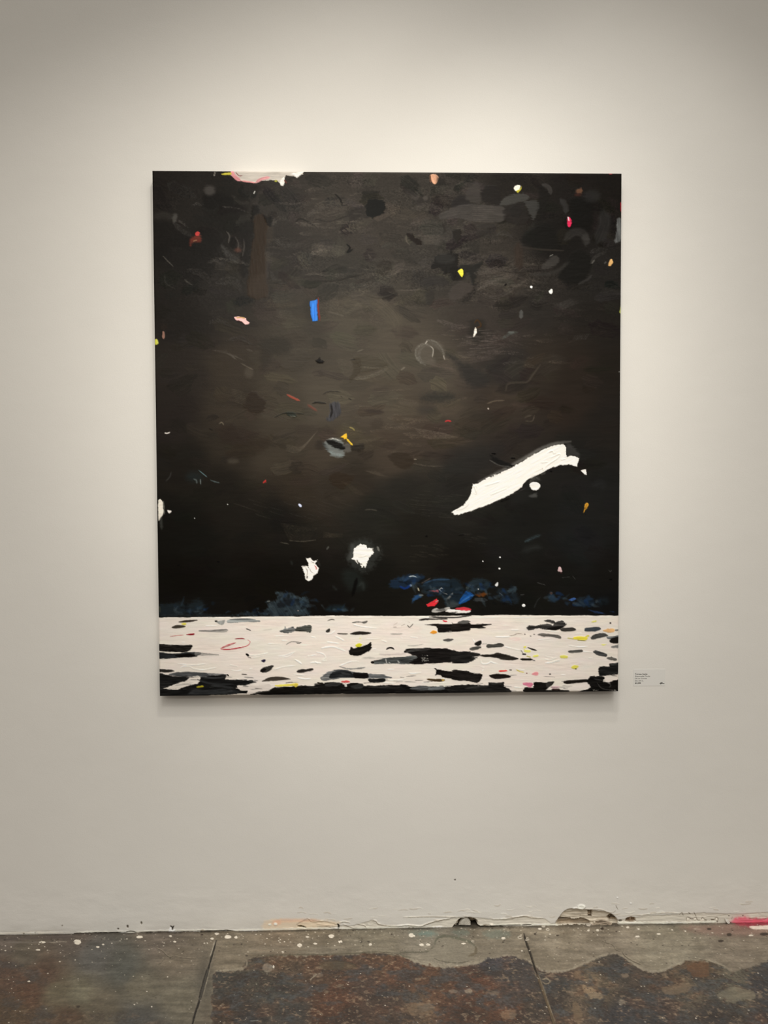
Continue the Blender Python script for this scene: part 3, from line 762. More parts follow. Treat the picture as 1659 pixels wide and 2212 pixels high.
# ---- lower dark field
for k in range(16):
    ST('G', [(1230 + 5 * k, 290 + 10 * k), (1400, 320 + 9 * k), (1560 - 6 * k, 330 + 9 * k)], 4, (64, 58, 48), op=.6, dry=.4, grain=.5, h=.3)
ST('G', [(1228, 460), (1300, 475)], 6, (104, 98, 86), op=.7)
ST('G', [(1310, 445), (1420, 452), (1545, 440)], 5, (92, 86, 75), op=.7)
for k in range(10):
    ST('G', [(780 + 30 * k, 100 + 9 * k), (900 + 20 * k, 140 + 8 * k)], 4, (54, 50, 44), op=.5, dry=.4, grain=.5)
PL('G', [(1452, 598), (1475, 604), (1500, 598), (1525, 632), (1562, 618), (1540, 655), (1574, 690), (1560, 740), (1520, 765), (1510, 797), (1480, 808), (1455, 790), (1440, 730), (1418, 672), (1460, 668), (1482, 690), (1475, 640)], (238, 234, 228), smooth=False, h=.6, edge=.6)
ST('G', [(1535, 668), (1552, 692), (1545, 705)], 10, (206, 130, 130))
for q in ([(1490, 690), (1503, 722), (1532, 738)], [(1455, 690), (1470, 715), (1468, 760)], [(1425, 678), (1470, 672)], [(1500, 630), (1530, 645)]):
    ST('G', q, 6, (140, 134, 127), op=.8)
SP('G', 1468, 772, 6, 12, (70, 66, 62))
ST('G', [(1560, 625), (1580, 670)], 16, (60, 62, 60), op=.6, soft=2)
ST('G', [(1325, 630), (1335, 660)], 12, (52, 56, 54), op=.7, soft=2)
PL('G', [(140, 1020), (280, 1000), (420, 1000), (500, 965), (565, 1040), (500, 1090), (600, 1100), (300, 1115), (140, 1120)], (36, 46, 52), op=.7, soft=3, rough=3)
ST('G', [(280, 1040), (300, 1080), (360, 1100)], 30, (58, 68, 74), op=.6, dry=.3, grain=.5)
ST('G', [(160, 1110), (500, 1112), (800, 1112)], 22, (46, 54, 58), op=.6, dry=.3, grain=.5)
PL('G', [(1108, 985), (1140, 1000), (1210, 958), (1200, 900), (1280, 908), (1360, 930), (1400, 972), (1440, 948), (1492, 980), (1470, 1060), (1490, 1112), (1180, 1118), (800, 1112), (980, 1080), (1060, 1085), (1112, 1040)], (50, 62, 70), op=.85, soft=2, rough=2.5, ang=1, tex=.2)
PL('G', [(1220, 985), (1330, 960), (1350, 1010), (1270, 1040), (1200, 1035)], (26, 29, 33), op=.85, soft=2)
ST('G', [(1130, 1010), (1160, 1050), (1190, 1110)], 34, (70, 82, 88), op=.6, dry=.4, grain=.5)
ST('G', [(1400, 960), (1440, 1000), (1420, 1080)], 50, (58, 78, 90), op=.6, dry=.3, grain=.5)
ST('G', [(1110, 990), (1135, 985)], 10, (120, 124, 122), op=.8)
SP('G', 1388, 1072, 5, 4, (190, 170, 160))
SP('G', 672, 632, 10, 7, (10, 9, 8))
ST('G', [(305, 662), (328, 658)], 7, (10, 9, 8), h=.5)
ST('G', [(152, 200), (160, 280), (165, 340)], 24, (70, 72, 68), op=.7, soft=1.5)
ST('G', [(148, 1030), (152, 1080)], 8, (90, 88, 60), op=.6)
PL('G', [(136, 85), (172, 90), (175, 150), (178, 205), (150, 240), (136, 250)], (230, 224, 212), h=.3, op=.9)

PL('H', [(330, 470), (430, 435), (530, 480), (600, 540), (550, 640), (480, 725), (380, 705), (290, 620), (310, 540)], (66, 70, 68), op=.5, soft=5, rough=5)
PL('H', [(330, 480), (355, 500), (340, 600), (300, 620), (315, 540)], (84, 86, 84), op=.5, soft=3)
PL('H', [(345, 560), (355, 520), (380, 500), (410, 478), (455, 485), (472, 510), (522, 515), (526, 555), (500, 590), (478, 625), (455, 692), (440, 680), (425, 694), (400, 640), (385, 655), (350, 618), (328, 612), (350, 585)], (240, 237, 230), smooth=False, soft=.9, rough=2, rscale=3, h=.6)
for q in ([(380, 620), (392, 650)], [(350, 620), (370, 635)], [(400, 655), (425, 660)], [(520, 520), (528, 545)]):
    ST('H', q, 10, (66, 64, 60), op=.8)
ST('H', [(395, 595), (440, 590), (465, 575)], 6, (212, 205, 195), op=.8, h=.8)
PL('H', [(250, 740), (340, 700), (440, 800), (445, 880), (300, 880)], (36, 42, 40), op=.6, soft=6)
ST('H', [(378, 785), (360, 860), (338, 945)], 30, (15, 14, 13), op=.95, soft=1.5)
ST('H', [(165, 855), (200, 890)], 16, (44, 48, 46), op=.7, soft=2)
ST('H', [(400, 850), (430, 830), (440, 890)], 26, (50, 54, 52), op=.6, soft=2)
ST('H', [(560, 500), (578, 540)], 15, (116, 116, 110), op=.9)
ST('H', [(108, 525), (128, 498)], 14, (84, 84, 80), op=.8)
ST('H', [(110, 1062), (200, 1052), (290, 1062)], 54, (32, 44, 50), op=.85, soft=3)
for k in range(26):
    x, y = 830 + 330 * rs.rand(), 480 + 150 * rs.rand()
    ST('H', [(x, y), (x + 70, y + 4 + 10 * rs.rand())], 4, (62, 57, 50), op=.6, dry=.5, grain=.5, h=.3)
for k in range(6):
    ST('H', [(80, 370 + 9 * k), (170, 385 + 6 * k), (250, 378 + 8 * k)], 4, (74, 66, 54), op=.6, dry=.4, grain=.5)
ST('H', [(1290, 402), (1340, 395)], 8, (12, 11, 10), h=.5)
SP('H', 1000, 410, 12, 8, (12, 11, 10))
PL('H', [(668, 830), (740, 778), (880, 748), (985, 772), (920, 825), (850, 862), (700, 868)], (28, 42, 60), op=.95, soft=2, rough=2)
ST('H', [(765, 858), (810, 876), (862, 848)], 20, (22, 50, 112), op=.95)
ST('H', [(800, 812), (860, 772), (945, 776)], 24, (64, 86, 108), op=.8, dry=.3, grain=.5)
ST('H', [(845, 772), (880, 766), (912, 774)], 8, (186, 196, 200))
SP('H', 862, 850, 12, 10, (140, 156, 176))
PL('H', [(955, 840), (1060, 798), (1200, 788), (1300, 815), (1340, 900), (1300, 1025), (1180, 1035), (1150, 950), (1000, 905)], (29, 40, 49), op=.9, soft=3, rough=3)
ST('H', [(980, 832), (1080, 800), (1210, 800)], 14, (46, 72, 100), op=.8)
ST('H', [(960, 830), (1040, 785)], 8, (120, 104, 96), op=.6)
ST('H', [(1020, 860), (1120, 840), (1220, 850)], 30, (36, 54, 72), op=.6, dry=.3, grain=.5)
PL('H', [(868, 990), (890, 955), (930, 930), (972, 938), (940, 962), (885, 1000)], (42, 76, 118), op=.95, soft=1.2)
ST('H', [(926, 872), (936, 898)], 12, (186, 178, 150))
SP('H', 955, 940, 20, 8, (120, 120, 112), op=.7)
PL('H', [(1028, 900), (1112, 888), (1112, 914)], (160, 78, 84), smooth=False)
ST('H', [(1112, 884), (1150, 915), (1192, 932)], 8, (196, 198, 198))
ST('H', [(1118, 890), (1135, 875), (1150, 882)], 7, (176, 178, 178))
ST('H', [(1185, 975), (1215, 950), (1240, 918)], 18, (112, 114, 114), op=.9)
PL('H', [(1180, 965), (1210, 985), (1280, 1005), (1290, 1040), (1190, 1045)], (60, 68, 70), op=.85, soft=2)
PL('H', [(1002, 1020), (1060, 992), (1098, 963), (1108, 1000), (1075, 1035), (1015, 1040)], (226, 50, 60), h=.6, smooth=False)
ST('H', [(1085, 1000), (1110, 985)], 12, (190, 160, 160), op=.7)
PL('H', [(1295, 1000), (1330, 940), (1370, 898), (1425, 940), (1390, 985), (1310, 1015)], (26, 80, 150), soft=1.2, ang=-.6, tex=.15)
ST('H', [(1300, 1010), (1380, 960), (1440, 935)], 9, (70, 120, 176), op=.7)
PL('H', [(1370, 850), (1400, 810), (1480, 785), (1562, 820), (1556, 880), (1450, 905), (1370, 900)], (36, 48, 56), op=.9, soft=2)
ST('H', [(1360, 885), (1400, 840)], 26, (78, 88, 88), op=.6, dry=.3, grain=.5)
PL('H', [(1445, 930), (1490, 918), (1545, 922), (1530, 945), (1460, 952)], (92, 52, 22), soft=1.2, tex=.25)
ST('H', [(1425, 985), (1480, 978), (1545, 985)], 32, (60, 64, 66), op=.8)
PL('H', [(1052, 1092), (1058, 1066), (1100, 1054), (1130, 1066), (1200, 1045), (1212, 1058), (1160, 1080), (1110, 1094)], (196, 192, 187), op=.85, h=.5)
PL('H', [(1090, 1072), (1140, 1060), (1180, 1062), (1140, 1080)], (90, 90, 88), op=.8)
PL('H', [(1175, 1088), (1200, 1066), (1280, 1070), (1390, 1074), (1382, 1094), (1280, 1100)], (236, 231, 226), h=.5)
PL('H', [(1260, 1058), (1350, 1046), (1405, 1062), (1382, 1077), (1290, 1070)], (206, 58, 70), h=.4)
ST('H', [(1210, 1095), (1280, 1090)], 5, (60, 58, 56))

for x, y, r in ((334, 601, 8), (180, 636, 6), (330, 702, 9), (548, 1033, 15), (140, 885, 5)):
    SP('I', x, y, r, r * .9, (230, 230, 230), h=.4)
PL('I', [(290, 850), (312, 824), (320, 850), (302, 864)], (216, 218, 220), h=.4)
PL('I', [(853, 727), (862, 690), (880, 694), (890, 732)], (204, 174, 176), h=.3)
ST('I', [(870, 738), (890, 745)], 6, (70, 40, 40))
PL('I', [(330, 890), (400, 900), (480, 930), (492, 1000), (380, 1015), (330, 960)], (33, 41, 48), op=.9, soft=3, rough=3)
PL('I', [(402, 900), (470, 858), (482, 900), (440, 932)], (50, 64, 73), op=.9, soft=1.5)
ST('I', [(330, 920), (360, 945)], 8, (120, 124, 124), op=.7)
PL('I', [(760, 950), (800, 918), (852, 990), (800, 1002)], (38, 55, 72), op=.9, soft=2)
SP('I', 793, 925, 12, 10, (116, 88, 78), op=.9)
PL('I', [(952, 986), (990, 968), (1018, 975), (985, 993)], (62, 96, 158))
PL('I', [(1000, 1010), (1060, 990), (1130, 948), (1172, 1000), (1160, 1042), (1020, 1045)], (33, 48, 65), op=.85, soft=2, rough=2)
PL('I', [(1210, 980), (1280, 965), (1310, 1010), (1220, 1040)], (30, 38, 44), op=.7, soft=4)
for k in range(4):
    ST('I', [(1130 + 15 * k, 1075 + 8 * k), (1250 + 10 * k, 1100 + 3 * k)], 7, (42, 64, 108), op=.8, dry=.3, grain=.5)
ST('I', [(1320, 1090), (1365, 1096)], 6, (40, 58, 92), op=.7)
ST('I', [(560, 462), (640, 422), (695, 405)], 24, (68, 88, 97), op=.7, soft=2, dry=.3, grain=.5)
ST('I', [(540, 545), (640, 515), (700, 520)], 40, (46, 48, 47), op=.6, soft=4)
ST('I', [(640, 1055), (670, 990), (700, 960)], 10, (44, 46, 46), op=.7)
for q in ([(1310, 720), (1325, 735)], [(1320, 735), (1335, 722)], [(985, 770), (1010, 800)], [(670, 830), (740, 850)], [(520, 940), (550, 935)], [(890, 785), (960, 778)]):
    ST('I', q, 5, (80, 80, 80), op=.8)
SP('I', 1325, 803, 14, 6, (10, 9, 9))
for k in range(14):
    x, y = -20 + 200 * rs.rand(), 380 + 140 * rs.rand()
    ST('I', [(x, y), (x + 70, y + 10)], 4, (60, 57, 52), op=.5, dry=.5, grain=.5)

# scumbled blue-grey touches along the dark horizon
BLUES = [(34, 50, 68), (52, 74, 94), (26, 38, 50), (70, 86, 96), (24, 52, 96), (18, 19, 20), (18, 19, 20)]
for cx, cy, sx_, sy_, n_ in ((900, 1256, 40, 9, 26), (960, 1280, 55, 16, 46), (1040, 1270, 30, 14, 26), (1085, 1290, 26, 12, 20), (1195, 1292, 22, 8, 12), (1270, 1302, 40, 9, 22), (640, 1300, 34, 14, 34), (420, 1315, 50, 9, 24), (560, 1322, 50, 4, 14), (735, 1316, 26, 4, 8)):
    for k in range(n_):
        x, y = cx + rs.normal(0, sx_ * .6), min(1324, cy + rs.normal(0, sy_ * .6))
        a = rs.normal(0, .7)
        L = rs.uniform(5, 20)
        ST('P', [(x, y), (x + L / 2 * math.cos(a), y + L / 2 * math.sin(a) + rs.uniform(-2, 2)), (x + L * math.cos(a), min(1326, y + L * math.sin(a)))], rs.uniform(2.5, 8), BLUES[rs.randint(len(BLUES))], op=rs.uniform(.25, .6), dry=.4, soft=1.2, taper=(.1, .5))
# ---- pale lower band
BAND = (227, 219, 210)
pt.softk, pt.roughk, pt.feather = 1.0, 0.55, 2.2
PL('P', [(300, 1332), (347, 1332), (400, 1332), (441, 1331.6), (500, 1331.6), (542, 1330.6), (640, 1331), (720, 1329.5), (800, 1330.2), (900, 1331), (1010, 1330.6), (1100, 1329.6), (1200, 1331), (1280, 1331.5), (1380, 1332.2), (1380, 1540), (300, 1540)], BAND, smooth=False, soft=.9, rough=.4, h=.25, tex=.02)
w_ = sst(1332, 1345, PY)
pt.C += (np.stack([4 * fbm(PX / 45, PY / 14, 2, 3), 3 * fbm(PX / 45, PY / 14, 3, 3), 3 * fbm(PX / 50, PY / 12, 4, 3)], -1)) * w_[..., None]
pt.Z += w_ * (0.09 * fbm(PX / 16, PY / 2.2, 8, 4) + 0.06 * fbm(PX / 6, PY / 3.0, 9, 3))
ST('P', [(347, 1334.4), (600, 1334), (900, 1334), (1337, 1335)], 3.2, (238, 230, 220), op=.7, h=.4)
for x, y, L in ((560, 1345, 60), (700, 1390, 70), (860, 1360, 50), (1000, 1400, 60), (1150, 1430, 60), (1250, 1375, 50), (480, 1400, 60), (1060, 1350, 70), (1220, 1440, 40)):
    ST('P', [(x - L, y), (x, y + 2), (x + L, y - 2)], 18, (231, 214, 206), op=.35, soft=5, h=.05)
IMP = (242, 238, 229)
for q, w in (([(1065, 492), (1150, 497), (1280, 470)], 13), ([(360, 580), (520, 592), (645, 578)], 8), ([(385, 625), (410, 606), (480, 608), (520, 632), (620, 642), (755, 618)], 11), ([(1380, 500), (1450, 497), (1555, 458)], 9),
             ([(1350, 640), (1440, 615), (1560, 603)], 9), ([(1550, 540), (1600, 560), (1622, 587)], 9), ([(890, 590), (975, 612)], 7), ([(900, 645), (960, 655), (1015, 643)], 7), ([(1380, 515), (1480, 510), (1555, 460)], 6),
             ([(640, 192), (755, 192)], 7), ([(1420, 345), (1480, 346)], 6), ([(1090, 635), (1118, 630)], 7), ([(1270, 375), (1440, 385)], 6), ([(1540, 690), (1659, 705)], 7), ([(1590, 730), (1659, 738)], 7), ([(960, 735), (1010, 752)], 6), ([(1340, 300), (1490, 297)], 5), ([(400, 360), (430, 357)], 5), ([(1100, 520), (1230, 505)], 6)):
    ST('J', q, w, IMP, h=.55, edge=.4)
for q, w in (([(250, 402), (330, 388), (400, 398), (482, 432)], 17), ([(380, 285), (420, 305), (465, 328)], 12), ([(140, 545), (185, 540), (250, 549)], 13), ([(185, 530), (215, 552)], 9), ([(200, 440), (260, 455), (290, 492), (255, 525), (300, 520)], 9), ([(110, 480), (200, 465)], 6),
             ([(420, 575), (540, 530), (612, 535)], 8), ([(1095, 645), (1140, 650), (1212, 640)], 12), ([(550, 172), (640, 195), (790, 212)], 8), ([(830, 328), (880, 345)], 8), ([(1110, 295), (1180, 305)], 7), ([(0, 518), (52, 552)], 11),
             ([(20, 690), (90, 700), (145, 696)], 10), ([(860, 702), (900, 712), (1000, 712), (1060, 700)], 9), ([(1230, 741), (1340, 745), (1460, 742)], 7), ([(0, 655), (70, 665)], 8), ([(300, 340), (420, 358)], 7), ([(640, 320), (820, 310)], 6), ([(290, 265), (340, 262), (380, 230)], 6), ([(890, 610), (950, 610)], 6), ([(840, 735), (960, 748)], 8), ([(150, 290), (190, 300)], 6), ([(740, 415), (775, 410)], 6), ([(1020, 310), (1030, 305)], 6)):
    ST('K', q, w, IMP, h=.55, edge=.4)
for q, w in (([(360, 262), (420, 265), (485, 260)], 10), ([(440, 348), (520, 368), (600, 384)], 9), ([(232, 460), (245, 490), (290, 492), (320, 475), (345, 485), (380, 490)], 11), ([(780, 455), (830, 462), (885, 440)], 10), ([(780, 432), (850, 445)], 8), ([(788, 488), (840, 482), (915, 463)], 14),
             ([(985, 340), (1070, 352), (1145, 349)], 9), ([(1100, 390), (1190, 400)], 8), ([(165, 280), (185, 310)], 6), ([(235, 520), (265, 525)], 7), ([(520, 692), (610, 700)], 9), ([(1155, 448), (1190, 448)], 7), ([(920, 590), (955, 590)], 7), ([(495, 205), (555, 205)], 6), ([(520, 632), (605, 632)], 5), ([(775, 210), (900, 222)], 6), ([(535, 540), (610, 548)], 6), ([(255, 545), (245, 560)], 5), ([(1040, 238), (1095, 235)], 5), ([(720, 290), (830, 280)], 5)):
    ST('L', q, w, IMP, h=.55, edge=.4)

PL('J', [(368, 148), (440, 134), (548, 129), (545, 140), (450, 156), (375, 156)], (62, 54, 48))
PL('J', [(394, 166), (440, 160), (442, 178), (400, 180)], (218, 206, 86), h=.5)
PL('J', [(295, 203), (340, 184), (410, 187), (434, 200), (360, 217), (305, 213)], (68, 62, 54))
PL('J', [(735, 140), (770, 144), (835, 131), (832, 165), (800, 182), (770, 167)], (152, 154, 152), op=.9, ang=1.5, tex=.12)
SP('J', 748, 145, 14, 9, (70, 68, 64))
PL('J', [(868, 130), (1000, 118), (1100, 122), (1188, 138), (1182, 154), (1050, 154), (880, 164)], (148, 153, 153), op=.95, tex=.18)
ST('J', [(890, 128), (980, 124), (1100, 124)], 8, (80, 82, 82), op=.7)
ST('J', [(575, 243), (700, 244), (868, 240)], 34, (146, 144, 140), taper=(.8, .05), dry=.3)
ST('J', [(690, 240), (868, 230)], 6, (92, 90, 88), op=.8)
ST('J', [(280, 299), (350, 290), (415, 285)], 6, (186, 104, 102), op=.9)
ST('J', [(445, 280), (500, 278), (528, 274)], 17, (148, 28, 40), taper=(.5, .1), h=.5)
ST('J', [(1055, 222), (1104, 242)], 10, (88, 86, 84))
ST('J', [(1230, 236), (1320, 228)], 9, (190, 184, 176), op=.8)
ST('J', [(945, 365), (870, 385), (797, 428), (900, 432), (1055, 402), (1096, 360), (1068, 335)], 6, (206, 96, 102), taper=(.05, .05))
ST('J', [(798, 428), (860, 434), (940, 426), (1060, 402)], 10, (186, 54, 66), taper=(.1, .3))
ST('J', [(940, 328), (1000, 323), (1044, 329)], 11, (150, 38, 50))
ST('J', [(800, 425), (850, 405), (955, 365)], 8, (176, 60, 66), op=.8)
PL('J', [(150, 380), (300, 385), (420, 388), (505, 390), (490, 430), (470, 445), (440, 457), (350, 457), (150, 440)], (27, 25, 23), ang=.05, tex=.3, h=.35, dry=.06)
PL('J', [(150, 464), (330, 475), (450, 462), (590, 466), (560, 500), (530, 508), (400, 511), (240, 526), (150, 524)], (44, 46, 48), tex=.25, h=.35)
PL('J', [(330, 492), (400, 482), (480, 474), (538, 500), (470, 508), (380, 511)], (19, 17, 16), h=.3)
ST('J', [(545, 478), (640, 484), (775, 490)], 34, (138, 136, 132), op=.8, taper=(0, .9), dry=.5)
ST('J', [(1055, 480), (1085, 500)], 20, (20, 18, 18), h=.6)
ST('J', [(1070, 510), (1110, 524)], 9, (120, 116, 110), op=.8)
PL('J', [(1210, 552), (1238, 538), (1256, 546), (1238, 566)], (38, 34, 60))
PL('J', [(1200, 655), (1235, 615), (1335, 603), (1295, 655), (1230, 672)], (66, 64, 61), ang=-.3, tex=.3)
PL('J', [(1200, 655), (1232, 628), (1262, 640), (1230, 668)], (24, 22, 21))
ST('J', [(1465, 388), (1520, 358), (1620, 365)], 9, (150, 146, 140), op=.9)
ST('J', [(1570, 372), (1600, 374), (1622, 362)], 8, (90, 86, 82), op=.9)
PL('J', [(1398, 248), (1440, 225), (1455, 205), (1475, 222), (1530, 200), (1560, 222), (1610, 205), (1670, 190), (1670, 250), (1580, 245), (1470, 272)], (118, 120, 120), rough=3, rscale=3, tex=.35, h=.5)
PL('J', [(150, 634), (290, 640), (322, 656), (240, 666), (150, 658)], (44, 42, 40), tex=.2)
PL('J', [(268, 690), (320, 668), (440, 660), (600, 668), (690, 676), (840, 688), (855, 702), (700, 712), (400, 710)], (84, 86, 88), tex=.25, dry=.1)
ST('J', [(660, 676), (720, 690), (800, 692)], 26, (196, 192, 188), op=.5, dry=.5)
PL('J', [(150, 690), (320, 705), (475, 714), (440, 762), (340, 782), (250, 822), (150, 838)], (34, 34, 34), tex=.3, dry=.04)
PL('J', [(555, 770), (580, 720), (700, 700), (852, 690), (842, 740), (1000, 745), (1120, 752), (1158, 775), (1050, 800), (975, 805), (955, 832), (1000, 850), (1075, 860), (1060, 887), (500, 915), (150, 920), (150, 835), (360, 842), (440, 800)], (29, 29, 29), smooth=False, rough=2, tex=.3)
PL('J', [(248, 832), (340, 786), (440, 750), (500, 714), (588, 704), (560, 782), (470, 800), (370, 832)], (220, 212, 203), rough=1.8, tex=.05)
ST('J', [(330, 800), (420, 790), (520, 770)], 12, (150, 148, 144), op=.5, dry=.5)
PL('J', [(470, 880), (540, 842), (640, 850), (800, 838), (930, 850), (960, 882), (500, 905)], (52, 54, 56), op=.8, tex=.3, soft=2)
ST('J', [(560, 740), (640, 770), (760, 790), (930, 790)], 20, (60, 62, 64), op=.7, dry=.4)
ST('J', [(600, 715), (720, 725), (830, 720)], 18, (78, 80, 82), op=.7, dry=.4)
ST('J', [(700, 805), (820, 812), (930, 830)], 24, (66, 68, 70), op=.6, dry=.4)
ST('J', [(860, 690), (880, 705)], 12, (18, 16, 15))
PL('J', [(553, 814), (600, 801), (622, 815), (560, 823)], (176, 164, 44))
PL('J', [(965, 808), (1000, 812), (1160, 795), (1300, 790), (1290, 850), (1150, 880), (1070, 888), (1070, 858), (1000, 840)], (216, 207, 200), rough=1.8)
PL('J', [(1224, 757), (1290, 725), (1380, 714), (1460, 724), (1510, 740), (1400, 752), (1240, 764)], (68, 62, 55), tex=.2)
ST('J', [(1010, 687), (1066, 692)], 11, (98, 94, 88))
PL('J', [(1135, 888), (1180, 865), (1290, 858), (1350, 824), (1500, 820), (1700, 812), (1700, 900), (1140, 900)], (25, 23, 21), rough=1.8, tex=.3)
ST('J', [(1120, 892), (1200, 872), (1300, 858)], 14, (120, 116, 112), op=.5, dry=.5)
PL('J', [(1358, 802), (1460, 793), (1582, 782), (1577, 808), (1480, 812), (1380, 816)], (222, 208, 92), h=.4, tex=.1)
ST('J', [(1460, 780), (1530, 770)], 7, (80, 76, 70))
ST('J', [(1590, 815), (1638, 810)], 13, (38, 36, 32))

PL('K', [(-2, 205), (70, 190), (100, 180), (150, 182), (150, 238), (130, 250), (85, 238), (0, 235)], (70, 72, 68), rough=2.5, rscale=3, tex=.4, h=.5)
ST('K', [(308, 136), (345, 124), (376, 129)], 9, (108, 104, 97))
PL('K', [(545, 152), (600, 143), (640, 148), (692, 138), (686, 158), (660, 164), (620, 152), (560, 160)], (106, 104, 98))
PL('K', [(288, 237), (325, 211), (328, 240), (305, 249)], (58, 56, 52))
ST('K', [(400, 260), (450, 264), (505, 265)], 15, (116, 110, 103))
PL('K', [(522, 265), (600, 240), (660, 244), (730, 254), (690, 269), (580, 273)], (46, 42, 38))
PL('K', [(576, 372), (600, 357), (642, 362), (626, 387), (590, 392)], (214, 208, 56), h=.5)
PL('K', [(513, 455), (520, 415), (535, 388), (570, 402), (640, 385), (700, 362), (727, 348), (730, 412), (690, 442), (620, 470), (560, 477)], (29, 27, 25), rough=1.6, ang=-.25, tex=.35, h=.5)
ST('K', [(876, 416), (900, 402), (930, 402), (952, 416)], 15, (42, 40, 38), h=.6)
for q in ([(945, 182), (985, 155)], [(1020, 188), (1060, 170)], [(1085, 150), (1105, 155)], [(945, 200), (975, 200)]):
    ST('K', q, 6, (180, 166, 156), op=.8)
ST('K', [(1080, 182), (1102, 202), (1136, 168)], 9, (126, 121, 114))
ST('K', [(918, 266), (980, 268), (1038, 264)], 11, (172, 167, 160))
ST('K', [(1080, 380), (1150, 382), (1235, 366)], 8, (182, 178, 172), op=.8)
PL('K', [(1300, 257), (1328, 234), (1364, 247), (1350, 267)], (230, 154, 52), h=.5)
ST('K', [(1422, 138), (1442, 146), (1464, 148)], 13, (206, 52, 68))
PL('K', [(1195, 130), (1260, 116), (1350, 120), (1450, 115), (1455, 127), (1300, 131), (1210, 138)], (46, 42, 40))
ST('K', [(1290, 104), (1420, 108), (1560, 108), (1700, 92)], 13, (58, 56, 54), dry=.2)
PL('K', [(1244, 180), (1350, 171), (1460, 176), (1560, 168), (1680, 160), (1680, 236), (1520, 244), (1390, 256), (1372, 215), (1335, 190)], (33, 29, 27), ang=-.03, tex=.3, h=.4)
PL('K', [(1428, 325), (1480, 314), (1528, 322), (1482, 342), (1440, 337)], (92, 90, 88))
PL('K', [(640, 500), (700, 486), (780, 495), (870, 498), (760, 506)], (186, 182, 174), op=.8, soft=2)
PL('K', [(808, 458), (900, 458), (1050, 452), (1040, 466), (870, 472)], (198, 186, 182), op=.8, soft=2)
PL('K', [(748, 528), (820, 512), (900, 498), (1040, 490), (1160, 478), (1210, 520), (1150, 548), (1080, 556), (880, 552), (760, 558)], (80, 84, 84), tex=.35, rough=1.6)
for q in ([(870, 510), (880, 550)], [(900, 540), (920, 555)], [(985, 530), (1000, 545), (985, 550)]):
    ST('K', q, 12, (180, 180, 176), op=.8, h=.6)
SP('K', 742, 541, 17, 12, (26, 24, 22))
ST('K', [(1000, 520), (1120, 530), (1180, 525)], 22, (40, 42, 42), op=.8, dry=.3)
PL('K', [(1045, 445), (1075, 415), (1180, 404), (1400, 409), (1520, 424), (1592, 460), (1604, 500), (1560, 540), (1400, 546), (1250, 556), (1100, 552), (1140, 520), (1180, 490), (1100, 462)], (29, 27, 26), tex=.3, h=.4, rough=1.4)
ST('K', [(1070, 440), (1150, 425), (1300, 418)], 24, (120, 120, 118), op=.45, dry=.6)
PL('K', [(1570, 440), (1680, 445), (1680, 542), (1560, 546), (1604, 500)], (45, 45, 47), tex=.3)
for k in range(22):
    x, y = 1200 + 80 * rs.rand(), 470 + 60 * rs.rand()
    SP('K', x, y, 4 + 4 * rs.rand(), 3, (170, 168, 162), op=.8, h=.3)
PL('K', [(420, 577), (520, 598), (670, 583), (640, 605), (540, 610), (460, 596)], (146, 144, 142), tex=.12)
PL('K', [(235, 697), (300, 640), (400, 610), (480, 612), (560, 630), (690, 645), (830, 660), (905, 678), (915, 695), (700, 692), (580, 690), (480, 692), (380, 702), (300, 718)], (108, 110, 112), rough=1.6, tex=.25, h=.35)
ST('K', [(245, 695), (300, 690), (340, 700)], 16, (180, 178, 174), op=.5, dry=.5)
PL('K', [(328, 692), (350, 640), (430, 614), (520, 624), (560, 648), (690, 650), (692, 692), (560, 685), (430, 682)], (40, 42, 44), tex=.3)
ST('K', [(440, 640), (530, 660)], 20, (70, 72, 74), op=.7, dry=.4)
PL('K', [(560, 640), (640, 645), (692, 645), (694, 692), (620, 692), (570, 687)], (24, 22, 22))
PL('K', [(702, 705), (780, 698), (862, 700), (850, 732), (730, 737)], (32, 32, 32), tex=.3)
PL('K', [(12, 622), (60, 604), (110, 605), (160, 596), (167, 615), (90, 632), (25, 637)], (50, 46, 42), tex=.25)
PL('K', [(-30, 770), (120, 775), (250, 745), (380, 728), (440, 742), (480, 757), (560, 738), (650, 742), (655, 768), (690, 772), (860, 765), (960, 765), (1060, 758), (1110, 780), (1200, 768), (1300, 782), (1420, 778), (1700, 762), (1700, 850), (-30, 850)], (27, 26, 25), smooth=False, rough=2, tex=.3)
PL('K', [(280, 760), (300, 745), (400, 733), (440, 745), (400, 768), (300, 775)], (66, 66, 66), op=.8, tex=.3)
PL('K', [(530, 775), (600, 750), (652, 755), (640, 790), (560, 792)], (60, 62, 62), op=.7, tex=.3)
PL('K', [(1105, 795), (1200, 768), (1300, 782), (1285, 812), (1180, 815)], (92, 94, 96), tex=.25, soft=1.5)
PL('K', [(1300, 785), (1420, 778), (1432, 806), (1290, 814)], (106, 110, 112), tex=.2, soft=1.5)
ST('K', [(700, 780), (850, 785), (1000, 790)], 14, (66, 64, 62), op=.6, dry=.4)
PL('K', [(438, 728), (480, 714), (520, 720), (524, 733), (490, 738), (460, 736)], (220, 92, 92), h=.5)
PL('K', [(472, 772), (480, 735), (492, 752), (495, 775)], (200, 198, 194))
ST('K', [(208, 735), (235, 742), (265, 740)], 15, (48, 44, 38))
PL('K', [(-8, 740), (18, 745), (12, 772), (-8, 775)], (218, 198, 80))
ST('K', [(22, 770), (68, 768)], 13, (50, 46, 42))
PL('K', [(1348, 603), (1372, 612), (1410, 618), (1500, 632), (1600, 625), (1680, 630), (1680, 718), (1560, 705), (1440, 692), (1395, 668), (1370, 662), (1350, 668), (1362, 640)], (29, 26, 25), rough=2, tex=.35, h=.4)
PL('K', [(1273, 702), (1350, 705), (1400, 704), (1445, 714), (1400, 732), (1290, 720)], (66, 52, 34), rough=1.5, tex=.3)
